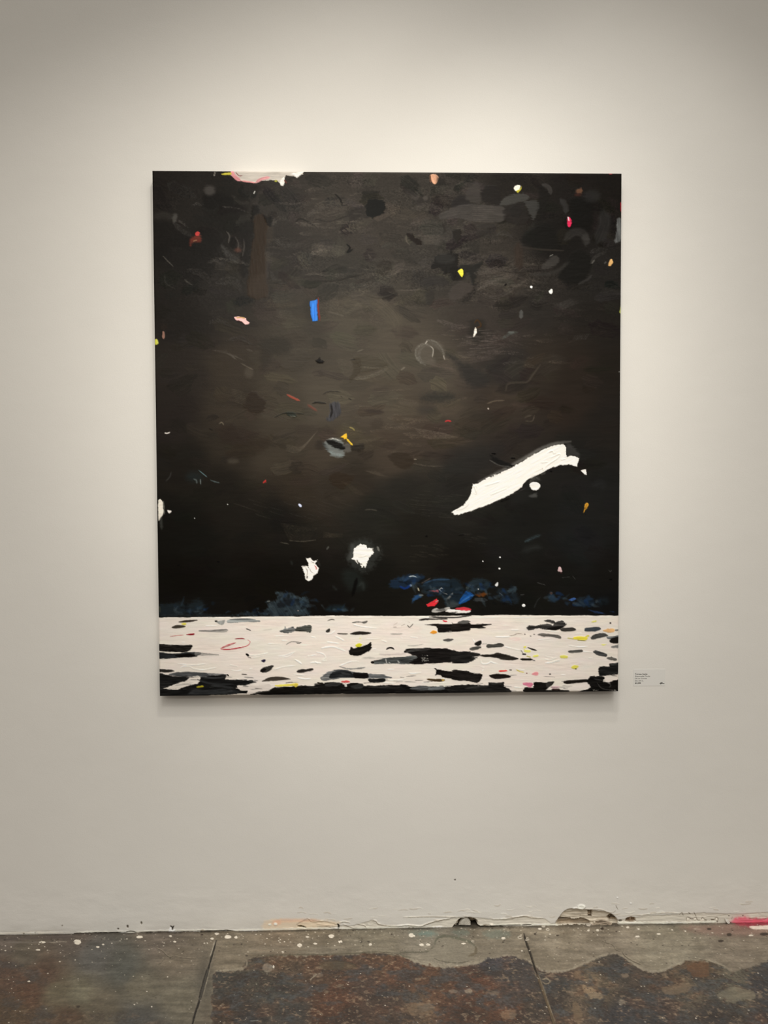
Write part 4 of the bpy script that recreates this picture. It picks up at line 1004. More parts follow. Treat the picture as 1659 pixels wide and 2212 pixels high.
SP('K', 1425, 716, 18, 8, (200, 164, 78), rough=2)
SP('K', 622, 308, 8, 6, (220, 218, 150), op=.7)

PL('L', [(0, 148), (60, 148), (170, 153), (325, 157), (250, 172), (275, 186), (165, 188), (120, 200), (-10, 218), (-10, 150)], (33, 29, 27), ang=0, tex=.3, h=.4)
PL('L', [(36, 136), (90, 121), (148, 130), (112, 150), (60, 150)], (92, 90, 87), tex=.2)
PL('L', [(768, 130), (800, 117), (850, 119), (872, 140), (930, 124), (955, 150), (970, 158), (935, 185), (870, 207), (800, 200), (720, 195), (640, 202), (624, 182), (648, 167), (700, 170), (740, 163), (800, 152), (850, 168), (866, 150), (790, 140)], (64, 62, 60), smooth=False, rough=2.2, rscale=3, tex=.4, h=.5)
PL('L', [(800, 195), (870, 176), (940, 178), (872, 209)], (28, 26, 24), tex=.2)
ST('L', [(640, 185), (700, 182), (760, 178)], 12, (36, 34, 32), dry=.3)
PL('L', [(918, 196), (1000, 184), (1042, 194), (1042, 212), (980, 221), (925, 217)], (68, 65, 61), tex=.2)
PL('L', [(1178, 136), (1220, 124), (1218, 138), (1185, 144)], (216, 213, 118), h=.4)
SP('L', 1341, 149, 8, 7, (66, 60, 60))
PL('L', [(1120, 205), (1132, 189), (1240, 184), (1258, 205), (1200, 220), (1130, 219)], (66, 73, 80), ang=0, tex=.25)
PL('L', [(1278, 215), (1312, 199), (1372, 197), (1378, 220), (1330, 232)], (224, 178, 124), tex=.12)
ST('L', [(1380, 212), (1412, 208)], 14, (130, 130, 126))
PL('L', [(718, 243), (760, 234), (850, 244), (917, 259), (912, 284), (860, 269), (740, 256)], (104, 100, 95), tex=.25)
ST('L', [(478, 255), (520, 248), (545, 236), (590, 240)], 7, (150, 135, 125), op=.8)
PL('L', [(475, 280), (530, 265), (580, 280), (540, 298)], (232, 206, 200), op=.6, soft=2)
for x, y in ((610, 242), (660, 258), (690, 243)):
    SP('L', x, y, 7, 4, (120, 112, 106))
PL('L', [(1024, 282), (1042, 264), (1137, 267), (1132, 297), (1060, 291)], (228, 214, 74), h=.5)
ST('L', [(1128, 266), (1160, 254)], 15, (220, 210, 96))
ST('L', [(975, 276), (1030, 284)], 10, (198, 190, 130))
ST('L', [(1060, 294), (1135, 300)], 5, (130, 120, 60))  # shadow under the yellow dab, painted as a darker stroke
PL('L', [(1173, 275), (1200, 249), (1270, 234), (1322, 250), (1300, 266), (1230, 281), (1187, 294)], (72, 72, 70), tex=.3)
PL('L', [(1310, 265), (1360, 262), (1420, 254), (1420, 281), (1330, 287)], (110, 114, 116), tex=.2)
PL('L', [(1334, 306), (1350, 280), (1420, 267), (1420, 320), (1350, 322)], (30, 28, 26), tex=.2, h=.4)
PL('L', [(1348, 350), (1420, 334), (1420, 360), (1362, 362)], (134, 134, 131), tex=.2)
PL('L', [(178, 322), (210, 298), (240, 293), (234, 330), (205, 337)], (38, 36, 34), h=.5)
PL('L', [(138, 362), (180, 347), (230, 344), (230, 360), (162, 380)], (88, 86, 82), tex=.2)
PL('L', [(283, 340), (300, 324), (350, 325), (400, 316), (432, 330), (410, 350), (300, 357)], (82, 80, 76), tex=.25)
ST('L', [(245, 323), (290, 322)], 7, (176, 172, 166))
PL('L', [(228, 418), (330, 410), (370, 401), (450, 413), (554, 446), (500, 463), (420, 456), (330, 436), (240, 431)], (45, 41, 37), tex=.25, h=.35)
PL('L', [(-10, 380), (60, 390), (150, 388), (227, 405), (222, 427), (150, 442), (205, 440), (130, 477), (-10, 482)], (35, 34, 33), tex=.35, rough=1.6)
for q, w, c in (([(600, 355), (622, 348)], 14, (222, 214, 96)), ([(605, 385), (660, 388)], 20, (224, 220, 116)), ([(682, 432), (727, 424)], 19, (222, 218, 116)), ([(625, 428), (662, 438)], 9, (190, 184, 100)), ([(605, 365), (615, 385)], 10, (212, 206, 110))):
    ST('L', q, w, c, h=.4)
ST('L', [(575, 375), (600, 410)], 8, (150, 145, 140), op=.8)
ST('L', [(636, 356), (680, 372), (713, 381)], 13, (42, 38, 34), taper=(.4, .2))
ST('L', [(573, 455), (620, 457), (678, 458)], 19, (35, 33, 29))
ST('L', [(675, 462), (700, 468)], 9, (130, 126, 124))
ST('L', [(590, 411), (622, 413)], 15, (76, 72, 78))
PL('L', [(916, 426), (975, 424), (978, 440), (968, 447), (925, 448)], (222, 216, 104), h=.5)
PL('L', [(983, 386), (1040, 379), (1100, 377), (1096, 397), (1000, 402)], (84, 82, 78), tex=.3)
ST('L', [(1000, 402), (1090, 396)], 8, (150, 146, 140), op=.6, dry=.4)
PL('L', [(1193, 395), (1220, 383), (1270, 398), (1310, 416), (1302, 436), (1240, 426)], (74, 74, 74), tex=.3)
PL('L', [(1263, 330), (1307, 329), (1285, 343)], (230, 226, 136))
PL('L', [(1308, 446), (1350, 438), (1392, 455), (1388, 472), (1330, 461)], (106, 104, 99), rough=2, rscale=3, tex=.4)
PL('L', [(1243, 532), (1280, 520), (1330, 516), (1340, 500), (1420, 490), (1420, 576), (1330, 591), (1250, 600)], (34, 34, 34), rough=2, tex=.35, h=.4)
ST('L', [(1345, 505), (1410, 492)], 16, (90, 92, 92), op=.6, dry=.4)
PL('L', [(1008, 526), (1035, 508), (1070, 514), (1050, 535), (1020, 538)], (220, 212, 92), h=.4)
SP('L', 1046, 539, 7, 4, (40, 36, 34))
ST('L', [(388, 556), (425, 554), (462, 553)], 13, (224, 44, 40), h=.4)
ST('L', [(480, 546), (500, 546)], 7, (60, 50, 48))
ST('L', [(540, 545), (570, 560), (605, 566)], 9, (222, 206, 106))
SP('L', 628, 574, 5, 4, (120, 60, 60))
PL('L', [(668, 586), (700, 564), (727, 570), (715, 592)], (224, 148, 154))
SP('L', 827, 583, 7, 5, (40, 38, 40))
PL('L', [(-10, 552), (80, 549), (180, 569), (248, 585), (240, 615), (200, 652), (120, 636), (-10, 626)], (32, 29, 28), ang=.15, tex=.35, h=.4)
PL('L', [(306, 595), (350, 580), (440, 584), (494, 602), (440, 616), (360, 622)], (34, 28, 25), tex=.2, h=.35)
PL('L', [(-10, 680), (150, 670), (290, 676), (300, 650), (360, 655), (432, 652), (432, 690), (485, 708), (450, 740), (-10, 740)], (33, 32, 31), rough=1.6, tex=.35)
ST('L', [(320, 664), (420, 662)], 14, (70, 70, 68), op=.7, dry=.4)
ST('L', [(100, 705), (200, 690), (300, 690)], 14, (76, 74, 72), op=.6, dry=.4)
PL('L', [(593, 660), (640, 654), (682, 664), (662, 692), (620, 682)], (228, 138, 164), tex=.12)
PL('L', [(608, 700), (680, 696), (690, 655), (730, 649), (800, 652), (862, 647), (832, 682), (790, 716), (740, 740), (615, 740)], (28, 26, 24), tex=.3, h=.4)
PL('L', [(795, 655), (860, 648), (832, 680), (800, 700)], (56, 54, 52), tex=.25)
PL('L', [(840, 690), (900, 685), (905, 700), (850, 708)], (216, 180, 188), op=.8)
ST('L', [(840, 714), (912, 714)], 13, (64, 44, 44))
PL('L', [(740, 722), (840, 718), (980, 722), (960, 740), (740, 740)], (30, 28, 26))
PL('L', [(948, 642), (1050, 632), (1152, 628), (1152, 650), (1040, 660), (962, 667)], (38, 34, 30), tex=.35)
PL('L', [(1138, 650), (1150, 625), (1172, 606), (1200, 601), (1290, 606), (1280, 640), (1300, 655), (1340, 650), (1380, 636), (1425, 634), (1425, 745), (1050, 745), (1110, 726), (1155, 712), (1172, 690), (1165, 668)], (25, 24, 23), rough=1.8, tex=.3, h=.5)
for q in ([(1230, 660), (1260, 700), (1310, 718), (1380, 722)], [(1320, 660), (1345, 680), (1330, 700)], [(1200, 625), (1280, 640)]):
    ST('L', q, 9, (70, 68, 66), op=.7, h=.8)
ST('L', [(1315, 655), (1340, 665)], 9, (150, 146, 144), op=.7)
ST('L', [(240, 733), (500, 733), (740, 733)], 6, (60, 58, 55), op=.6)
for i in range(70):      # dry-brush texture through the black strokes of the band
    x, y = rs.uniform(350, 1330), rs.uniform(1460, 1498)
    ST('P', [(x, y), (x + rs.uniform(8, 26), y + rs.uniform(-2, 2))], rs.uniform(1, 2.4), (78, 78, 78) if rs.rand() < .6 else (12, 11, 10), op=.5, dry=.5, h=.3)
sg = [[(350, 275), (435, 272)], [(392, 276), (380, 305)], [(455, 306), (480, 285)], [(500, 276), (515, 304)], [(530, 302), (560, 280), (600, 278)],
      [(1110, 284), (1112, 308)], [(1175, 306), (1200, 290), (1230, 286), (1255, 308)], [(1275, 304), (1300, 285)], [(1310, 305), (1335, 262), (1352, 300)], [(1335, 292), (1395, 280)]]
sg = [[(1265 + x / 20.74, 1480 + (y - 14) / 20.74) for x, y in q] for q in sg]
for q in sg:
    ST('P', q, 0.9, (176, 172, 164), op=.95, h=.2, taper=(0, 0), rough=.1, soft=.5)
# ------------------------------------------------------------------ build the canvas
pt.C = np.clip(pt.C, 0, 255)
CANVAS_GAIN = 1.0
ccol = lin(pt.C)
lum = ccol.mean(-1, keepdims=True)
ccol = np.minimum(0.9, np.maximum(ccol * (0.86 + 0.25 * sst(0.06, 0.6, lum)) - 0.0022 * (1 - sst(0.012, 0.05, lum)), 0.0010))   # darks lowered in colour to offset the specular sheen
zc = np.clip(pt.Z, -0.3, 2.2)
lx = (uu - 0.5) * CW
lz = (1 - vv) * CH
ly = -CD - 0.001 * zc
# the cloth rolls gently over the stretcher edge
eb = np.minimum(np.minimum(uu * CW, (1 - uu) * CW), np.minimum(vv * CH, (1 - vv) * CH))
ly = ly + 0.003 * np.clip(1 - eb / 0.004, 0, 1) ** 2


def rot(x, z):
    c, s = math.cos(CROT), math.sin(CROT)
    zz = z - CH / 2
    return x * c - zz * s, x * s + zz * c + CH / 2


rx_, rz_ = rot(lx, lz)
cco = np.stack([rx_, ly, rz_], -1)
loop = [(0, c) for c in range(GW)] + [(r, GW - 1) for r in range(1, GH)] + [(GH - 1, c) for c in range(GW - 2, -1, -1)] + [(r, 0) for r in range(GH - 2, 0, -1)]
lr, lc = np.array(loop).T
fr = cco[lr, lc]
bk = fr.copy()
bk[:, 1] = -0.0008
n = len(loop)
i0 = np.arange(n)
i1 = (i0 + 1) % n
sf = np.stack([i0, i1, i1 + n, i0 + n], -1)
back_id = [2 * n + k for k in range(4)]
bv = np.array([[*rot(-CW / 2, CH), 0], [*rot(CW / 2, CH), 0], [*rot(CW / 2, 0), 0], [*rot(-CW / 2, 0), 0]])
bv = np.stack([bv[:, 0], np.full(4, -0.0008), bv[:, 1]], -1)
sf = np.concatenate([sf, [[back_id[3], back_id[2], back_id[1], back_id[0]]]])
ev = np.concatenate([fr, bk, bv])
ec = np.concatenate([ccol[lr, lc], ccol[lr, lc], np.full((4, 3), 0.5)])
painting = bpy.data.objects.new('painting', None)
COL.objects.link(painting)
painting.empty_display_size = 0.1
painting.location = (0, 0, CZ - CH / 2)
painting['label'] = 'large unframed abstract canvas, black-brown above a white band of black dabs, on the wall'
painting['category'] = 'painting'
canvas = grid_mesh('canvas', cco, ccol, GH, GW, M_CANVAS)
canvas.parent = painting
edge = simple_mesh('canvas_edge', ev, [tuple(int(i) for i in f) for f in sf], M_CANVAS, painting)
ea = edge.data.color_attributes.new('Col', 'FLOAT_COLOR', 'POINT')
ea.data.foreach_set('color', np.concatenate([ec, np.ones((len(ec), 1))], 1).astype(np.float32).ravel())


def ribbon(polys, width, fn, depth_axis_fn):
    """flat pen strokes: polylines in px -> list of quads on a plane"""
    V, Fc = [], []
    for q in polys:
        p = smooth_path(q, False, 4)
        tg = np.gradient(p, axis=0)
        tg /= (np.linalg.norm(tg, axis=1, keepdims=True) + 1e-9)
        nn = np.stack([-tg[:, 1], tg[:, 0]], 1) * width / 2
        b = len(V)
        for a, d in zip(p, nn):
            V.append(fn(*(a + d)))
            V.append(fn(*(a - d)))
        for k in range(len(p) - 1):
            Fc.append((b + 2 * k, b + 2 * k + 1, b + 2 * k + 3, b + 2 * k + 2))
    return V, Fc


# ------------------------------------------------------------------ wall
KW = 231 / 190.0
WB = (231, 228, 222)


def kw(c, k=KW):
    return tuple(min(250, v * k) for v in c)


wx = np.arange(-1.36, 1.3601, 0.002)
wz = np.arange(0.19, -0.0101, -0.0018)
GX, GZ = np.meshgrid(wx, wz)
wP = np.stack([GX, np.zeros_like(GX), GZ], -1)
qx, qy = to_px(wP)
wl = Paint(qx, qy, WB)
PW = lambda reg, pts, col, **k: wl.poly(reg, pts, kw(col), **{**dict(edge=0, h=0), **k})
SW = lambda reg, pts, w, col, **k: wl.stroke(reg, pts, w, kw(col), **{**dict(edge=0, h=0), **k})
mix = sst(0.17, 0.10, GZ)
wl.C += (mix * 5 * fbm(qx / 40, qy / 14, 3, 4))[..., None]
wl.Z += mix * 0.25 * fbm(qx / 22, qy / 10, 5, 4)
# grime and colour near the bottom
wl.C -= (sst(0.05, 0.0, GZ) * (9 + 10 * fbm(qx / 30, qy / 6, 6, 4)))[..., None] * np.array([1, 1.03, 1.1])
# peeled, re-plastered layer below a ragged line
PW('P', [(640, 2030), (640, 1998), (664, 1984), (678, 1990), (700, 1990), (735, 1999), (760, 2000), (790, 1992), (805, 1987), (820, 1997), (850, 1999), (910, 2001), (940, 1990), (980, 1983), (1010, 1981), (1045, 1984), (1068, 1986), (1092, 1985), (1118, 1981), (1136, 1978), (1160, 1983), (1178, 1985), (1190, 1995), (1320, 1990), (1400, 1978), (1480, 1975), (1520, 1972), (1590, 1975), (1670, 1970), (1670, 2030)],
   (187, 182, 171), smooth=False, soft=1.0, rough=1.2, h=-1.6, op=.9)
for reg, q, w, hh in (('O', [(375, 248), (395, 268), (425, 270), (470, 262)], 7, 1.6), ('O', [(428, 285), (500, 292), (562, 298)], 7, 1.8), ('O', [(430, 300), (510, 302), (560, 312)], 6, 1.2),
                     ('O', [(570, 275), (600, 268), (640, 275)], 6, 1.4), ('O', [(600, 285), (650, 305), (670, 310)], 6, 1.4), ('O', [(690, 285), (730, 292), (750, 312)], 6, 1.4),
                     ('O', [(780, 262), (805, 262), (830, 288), (930, 296), (1010, 290), (1090, 296), (1140, 280), (1200, 262), (1280, 247)], 7, 2.0), ('O', [(980, 240), (1150, 236), (1340, 238)], 5, 1.2),
                     ('U', [(830, 212), (960, 212), (1080, 202), (1200, 205), (1300, 172), (1440, 150), (1560, 168), (1659, 186)], 14, 1.8), ('Q', [(0, 246), (100, 234), (150, 245), (218, 245)], 6, 1.8),
                     ('V', [(640, 255), (760, 250), (900, 262), (1000, 300), (1090, 300), (1130, 270)], 10, 1.4), ('Q', [(700, 230), (850, 225), (1000, 210), (1100, 215), (1180, 210)], 4, 1.0), ('X', [(560, 160), (760, 150), (950, 122)], 7, 1.0)):
    SW(reg, q, w, (199, 193, 182), h=hh, soft=1.0)
    ox = [(a, b + w * .9) for a, b in q]
    SW(reg, ox, w * .55, (128, 120, 108), op=.75, h=-.4)  # shading below each plaster ridge, painted as a darker line
for k in range(70):        # small lifts and scars of old filler
    x, y = rs.uniform(640, 1660), 0
    fl_y = 2016 - 27 * x / 1659
    y = fl_y - rs.uniform(4, 44)
    L = rs.uniform(6, 22)
    SW('P', [(x, y), (x + L / 2, y + rs.uniform(-2, 2)), (x + L, y + rs.uniform(-3, 3))], rs.uniform(1.2, 3), (202, 197, 187) if rs.rand() < .6 else (168, 160, 148), op=.6, h=rs.uniform(.4, 1.2))
# peach stain
PW('O', [(90, 268), (200, 255), (330, 262), (420, 258), (560, 268), (545, 300), (340, 328), (200, 335), (90, 328)], (206, 182, 152), op=.55, soft=5, rough=4)
SW('O', [(150, 266), (260, 262), (440, 262)], 22, (203, 158, 132), op=.5, soft=4)
PW('O', [(140, 280), (160, 262), (190, 262), (195, 285), (160, 295)], (208, 160, 134), op=.55, soft=3)
wl.spot('O', 163, 284, 12, 9, kw((228, 215, 198)), h=1)
wl.spot('O', 126, 288, 9, 6, kw((222, 212, 196)), h=.8)
SW('O', [(305, 300), (330, 302), (358, 310)], 9, (74, 62, 40), h=-3)
wl.spot('O', 345, 306, 4, 4, kw((50, 44, 34)), h=-3)
SW('O', [(560, 285), (568, 300), (563, 320)], 10, (40, 36, 30), h=-4)
SW('O', [(430, 300), (500, 303), (552, 318)], 4, (120, 112, 98), op=.8)
for x in (442, 482, 1018, 1045):
    wl.spot('O', x, 324 if x < 900 else 314, 6, 3, kw((56, 50, 42)), h=-2)
# pale ledge of plaster along the floor and the dark gap below it
fy = lambda x: 2019.0 - 26.0 * x / 1659
SW('P', [(x, fy(x) - 2.2 + 0.7 * math.sin(x / 37)) for x in range(165, 985, 20)], 3.4, (211, 204, 192), op=.7, h=1.3, rough=1.8, smooth=False, taper=(.02, .02))
SW('P', [(x, fy(x) - 3 + 0.7 * math.sin(x / 37)) for x in range(1010, 1560, 20)], 4.0, (212, 205, 193), op=.8, h=1.8, rough=1.8, smooth=False, taper=(.02, .02))
SW('P', [(x, fy(x) - 2.5) for x in range(-30, 170, 20)], 3.5, (200, 194, 182), op=.7, h=1.3, rough=1.8, smooth=False)
SW('N', [(475, 347), (600, 344), (700, 341), (800, 337)], 5, (42, 37, 30), h=-5, taper=(.1, .1))
SW('N', [(800, 338), (835, 331), (872, 338)], 5, (52, 46, 38), h=-3)
SW('N', [(880, 338), (1000, 336), (1100, 333), (1260, 332)], 4, (70, 62, 52), h=-3)
SW('N', [(1260, 330), (1360, 330), (1448, 327), (1502, 331)], 6, (38, 33, 27), h=-5)
SW('N', [(400, 352), (460, 352), (720, 348), (1000, 342)], 3, (212, 206, 195), op=.8)
wl.spot('N', 756, 316, 6, 5, kw((70, 62, 54)), h=-2)
wl.spot('N', 816, 300, 6, 9, kw((80, 72, 62)), h=-2)
wl.spot('N', 905, 278, 5, 9, kw((84, 78, 68)), h=-2)
PW('N', [(1090, 298), (1104, 304), (1112, 298), (1103, 322), (1096, 314)], (40, 34, 28), h=-3)
PW('N', [(1080, 322), (1094, 305), (1100, 325), (1120, 318), (1112, 332), (1084, 332)], (222, 217, 206), h=1.2)
PW('N', [(1284, 322), (1300, 318), (1312, 328), (1298, 336)], (150, 142, 128), h=.8)
for x, y in ((152, 346), (225, 340), (283, 356), (398, 295)):
    wl.spot('N', x, y, 4, 4, kw((110, 102, 92)), h=-1)
SW('N', [(0, 330), (150, 335), (400, 322)], 6, (160, 152, 140), op=.4, soft=2)
wl.spot('P', 983, 1900.5, 2.0, 1.6, kw((60, 54, 48)), h=-1, soft=.6)
SW('O', [(75, 337), (140, 336), (260, 331)], 6, (62, 54, 44), h=-4)
SW('O', [(400, 330), (560, 328), (700, 325)], 3, (120, 110, 96), op=.8)
# the small broken hole
PW('U', [(140, 380), (190, 330), (240, 250), (290, 210), (380, 200), (460, 193), (540, 204), (587, 245), (582, 310), (640, 345), (660, 420), (180, 420)], (126, 112, 92), smooth=False, rough=1, h=-26, tex=.2)
PW('U', [(430, 210), (480, 195), (545, 210), (580, 250), (560, 320), (520, 330), (470, 300)], (150, 136, 114), op=.8, h=6, tex=.25)
SW('U', [(270, 225), (340, 205), (400, 206), (440, 240), (465, 290)], 14, (48, 40, 32), op=.85, h=-3)
SW('U', [(480, 195), (530, 240), (545, 290)], 9, (58, 50, 40), op=.8, h=-3)
PW('U', [(465, 330), (560, 320), (650, 345), (790, 348), (700, 365), (470, 358)], (34, 28, 22), h=-6)
PW('U', [(185, 350), (225, 290), (262, 280), (240, 330), (205, 370)], (176, 166, 150), h=14, tex=.25)
SW('U', [(640, 350), (720, 345), (800, 350), (960, 340), (1100, 337)], 14, (32, 27, 22), h=-9, taper=(.1, .2))
SW('U', [(1100, 332), (1240, 330), (1375, 326)], 13, (30, 25, 20), h=-9, taper=(.2, .1))
SW('U', [(1390, 328), (1480, 322), (1560, 320)], 14, (30, 25, 20), h=-9, taper=(.1, .2))
PW('U', [(690, 320), (780, 315), (820, 322), (700, 330)], (120, 108, 92), h=-2)
wl.spot('U', 850, 310, 28, 14, kw((205, 198, 186)), h=2)
SW('U', [(145, 378), (190, 378)], 12, (40, 33, 26), h=-6)
# the wide broken hole
PW('V', [(160, 470), (210, 400), (290, 300), (360, 260), (440, 250), (560, 265), (690, 275), (850, 290), (950, 302), (1060, 335), (1130, 400), (1170, 450), (1170, 520), (160, 520)], (176, 167, 152), smooth=False, rough=1, h=-8, tex=.1)
SW('V', [(210, 402), (290, 303), (360, 262), (440, 252), (545, 268)], 9, (92, 82, 68), op=.8, h=-3)
SW('V', [(690, 280), (850, 292), (950, 304), (1060, 338)], 9, (112, 100, 84), op=.7, h=-3)
PW('V', [(190, 440), (205, 408), (305, 416), (340, 412), (460, 436), (560, 418), (650, 440), (740, 470), (720, 520), (190, 520)], (134, 121, 104), smooth=False, rough=1.6, h=-6, tex=.2)
SW('V', [(205, 414), (305, 420)], 14, (52, 43, 33), h=-4)
SW('V', [(330, 410), (460, 434), (560, 416), (650, 438)], 8, (196, 188, 174), h=4)
PW('V', [(688, 285), (755, 288), (752, 400), (690, 392)], (134, 120, 102), smooth=False, h=-5, tex=.35)
SW('V', [(695, 292), (702, 330)], 9, (84, 72, 58), h=-4)
SW('V', [(740, 300), (748, 385)], 12, (96, 82, 64), h=-5)
SW('V', [(695, 385), (750, 385)], 14, (74, 62, 48), h=-5)
SW('V', [(570, 360), (560, 400)], 10, (138, 128, 112), op=.6)
PW('V', [(1000, 400), (1070, 355), (1132, 405), (1150, 445), (1060, 445)], (112, 98, 80), rough=2, h=-5, tex=.4)
SW('V', [(1035, 390), (1055, 430), (1090, 370)], 16, (58, 48, 36), h=-4)
SW('V', [(1070, 355), (1110, 385), (1135, 410)], 10, (70, 60, 48), h=-4)
PW('V', [(770, 495), (800, 460), (855, 430), (930, 428), (985, 442), (1060, 485), (1050, 520), (770, 520)], (142, 129, 113), rough=1.8, h=9, tex=.2)
PW('V', [(640, 420), (740, 450), (810, 430), (780, 480), (720, 470)], (182, 172, 156), h=4, rough=1.5)
wl.spot('V', 572, 218, 62, 40, kw((216, 210, 198)), h=3, op=.9)
SW('V', [(430, 245), (500, 235), (545, 262)], 12, (210, 203, 192), h=2)
PW('V', [(1290, 460), (1300, 430), (1340, 395), (1400, 390), (1442, 395), (1456, 450), (1380, 470)], (104, 86, 68), rough=1.6, h=-9, tex=.5)
SW('V', [(1385, 400), (1380, 470)], 9, (170, 150, 132), h=4)
PW('V', [(1182, 445), (1205, 435), (1232, 448), (1200, 460)], (64, 54, 44), h=-6)
SW('V', [(1132, 190), (1150, 230), (1168, 270)], 6, (110, 102, 92), h=-.6)
wl.spot('V', 1158, 70, 12, 10, kw((222, 217, 208)), h=1)
wl.spot('V', 1376, 162, 14, 12, kw((220, 214, 205)), h=1)
# outlined flakes on the right
for q in ([(195, 255), (203, 190), (240, 188), (300, 216), (345, 190), (380, 192), (400, 235), (450, 240)], [(440, 235), (470, 215), (490, 186), (530, 220), (568, 236), (520, 250)], [(640, 226), (700, 230), (718, 195), (750, 190), (768, 215), (752, 248)], [(330, 90), (380, 180)], [(70, 135), (120, 95), (140, 150)], [(235, 95), (270, 130)]):
    SW('X', q, 8, (86, 76, 64), op=.9, h=-1.5)
for x, y, a, b in ((225, 225, 22, 25), (480, 235, 40, 16), (740, 222, 20, 20), (350, 215, 25, 16)):
    wl.spot('X', x, y, a, b, kw((206, 198, 186)), h=1.2, op=.8)
SW('X', [(640, 228), (700, 232)], 18, (98, 84, 70), h=-2)
for x, y in ((965, 160), (1215, 158), (755, 265), (755, 298), (990, 290)):
    wl.spot('X', x, y, 14, 9, kw((84, 76, 68)), h=-1.5)
SW('X', [(1025, 170), (1012, 220)], 9, (120, 112, 102))
# red paint on wall
RED = (206, 66, 90)
PW('X', [(1040, 240), (1105, 195), (1200, 180), (1300, 190), (1400, 208), (1530, 205), (1700, 198), (1700, 320), (1040, 320)], RED, op=.78, soft=4, rough=3.5, tex=.25)
PW('X', [(1000, 240), (1100, 170), (1280, 150), (1280, 260), (1050, 290)], (196, 120, 128), op=.4, soft=10)
SW('X', [(1320, 212), (1390, 210), (1480, 215), (1600, 214), (1659, 195)], 9, (110, 64, 60), op=.8, h=-1)
SW('X', [(1570, 235), (1659, 240)], 30, (205, 120, 130), op=.7, dry=.4)

wy = -0.001 * np.clip(wl.Z, -38, 5)
wco = np.stack([GX, wy, GZ], -1)


def patch(x0, x1, n, y0, y1, m_, fn):
    xs, ys = np.linspace(x0, x1, n + 1), np.linspace(y0, y1, m_ + 1)
    A, B = np.meshgrid(xs, ys)
    V_, C_ = fn(A.ravel(), B.ravel())
    idx = np.arange((n + 1) * (m_ + 1)).reshape(m_ + 1, n + 1)
    F_ = np.stack([idx[:-1, :-1], idx[1:, :-1], idx[1:, 1:], idx[:-1, 1:]], -1).reshape(-1, 4)
    return V_, F_, C_


def join(ps):
    V_, F_, C_, o = [], [], [], 0
    for v, f, c in ps:
        V_.append(v)
        F_.append(f + o)
        C_.append(c)
        o += len(v)
    return np.concatenate(V_), np.concatenate(F_), np.concatenate(C_)


wfn = lambda a, b: (np.stack([a, 0 * a, b], -1), np.tile(lin(np.array(WB, float)), (len(a), 1)))
x0, x1, zt, zb = wx[0], wx[-1], wz[0], wz[-1]
wall = grid_mesh('wall_back', wco, lin(np.clip(wl.C, 0, 255)), len(wz), len(wx), M_WALL,
                 join([patch(-5, x0, 4, zt, zb, 2, wfn), patch(x1, 5, 4, zt, zb, 2, wfn), patch(-5, 5, 20, 4.6, zt, 10, wfn)]))
wall['kind'] = 'structure'

# ------------------------------------------------------------------ floor
KF = 0.97
FZ = -0.0042        # floor level
fxs = np.arange(-1.36, 1.3601, 0.002)
fys = np.arange(0.05, -0.5201, -0.002)
FX, FY = np.meshgrid(fxs, fys)
px_, py_ = to_px(np.stack([FX, FY, np.full_like(FX, FZ)], -1))
fl = Paint(px_, py_, (100, 90, 78))
FP = [(10, 2030, (98, 88, 80)), (160, 2026, (92, 82, 74)), (350, 2028, (104, 94, 84)), (50, 2060, (92, 84, 72)), (200, 2065, (84, 82, 78)), (100, 2110, (80, 62, 50)), (60, 2140, (86, 62, 47)), (20, 2110, (84, 64, 52)), (30, 2190, (82, 66, 50)), (170, 2150, (106, 101, 84)), (120, 2140, (98, 90, 72)), (270, 2095, (78, 78, 72)),
      (300, 2130, (100, 94, 80)), (380, 2070, (110, 100, 86)), (390, 2150, (106, 100, 86)), (150, 2200, (78, 62, 48)), (300, 2205, (74, 72, 68)), (220, 2180, (92, 84, 70)), (480, 2040, (118, 108, 92)), (510, 2085, (112, 100, 84)), (470, 2120, (66, 64, 60)),
      (500, 2180, (70, 54, 42)), (530, 2200, (60, 56, 54)), (560, 2110, (80, 74, 64)), (600, 2140, (74, 72, 66)), (600, 2040, (120, 108, 92)), (700, 2035, (118, 108, 92)), (700, 2056, (122, 114, 100)), (600, 2080, (96, 78, 62)), (700, 2100, (88, 68, 54)), (720, 2150, (86, 58, 44)), (640, 2190, (70, 66, 62)), (700, 2190, (84, 58, 44)),
      (800, 2050, (122, 114, 98)), (830, 2075, (90, 70, 54)), (800, 2130, (78, 62, 54)), (840, 2160, (74, 60, 52)), (850, 2100, (96, 66, 50)), (960, 2030, (122, 116, 104)), (950, 2055, (134, 126, 112)), (950, 2110, (92, 66, 50)), (900, 2180, (106, 86, 68)), (1000, 2190, (82, 58, 46)), (1050, 2040, (124, 115, 100)),
      (1060, 2080, (70, 66, 70)), (1040, 2120, (96, 64, 48)), (1050, 2190, (86, 60, 46)), (1110, 2120, (72, 66, 64)), (1150, 2190, (74, 64, 56)), (1110, 2190, (100, 66, 48)), (1200, 2040, (134, 124, 108)), (1180, 2080, (120, 110, 94)), (1300, 2030, (132, 122, 107)), (1450, 2050, (132, 124, 108)),
      (1600, 2040, (122, 112, 98)), (1200, 2115, (72, 68, 64)), (1330, 2090, (70, 64, 58)), (1300, 2140, (92, 80, 66)), (1280, 2130, (120, 104, 84)), (1250, 2190, (92, 80, 68)), (1400, 2120, (82, 70, 60)), (1420, 2180, (62, 60, 60)), (1500, 2090, (104, 84, 64)),
      (1500, 2130, (98, 88, 74)), (1590, 2120, (104, 98, 84)), (1600, 2160, (100, 92, 78)), (1640, 2130, (60, 58, 60)), (1550, 2200, (62, 56, 54)), (1640, 2200, (66, 54, 50)), (1340, 2190, (60, 58, 60))]
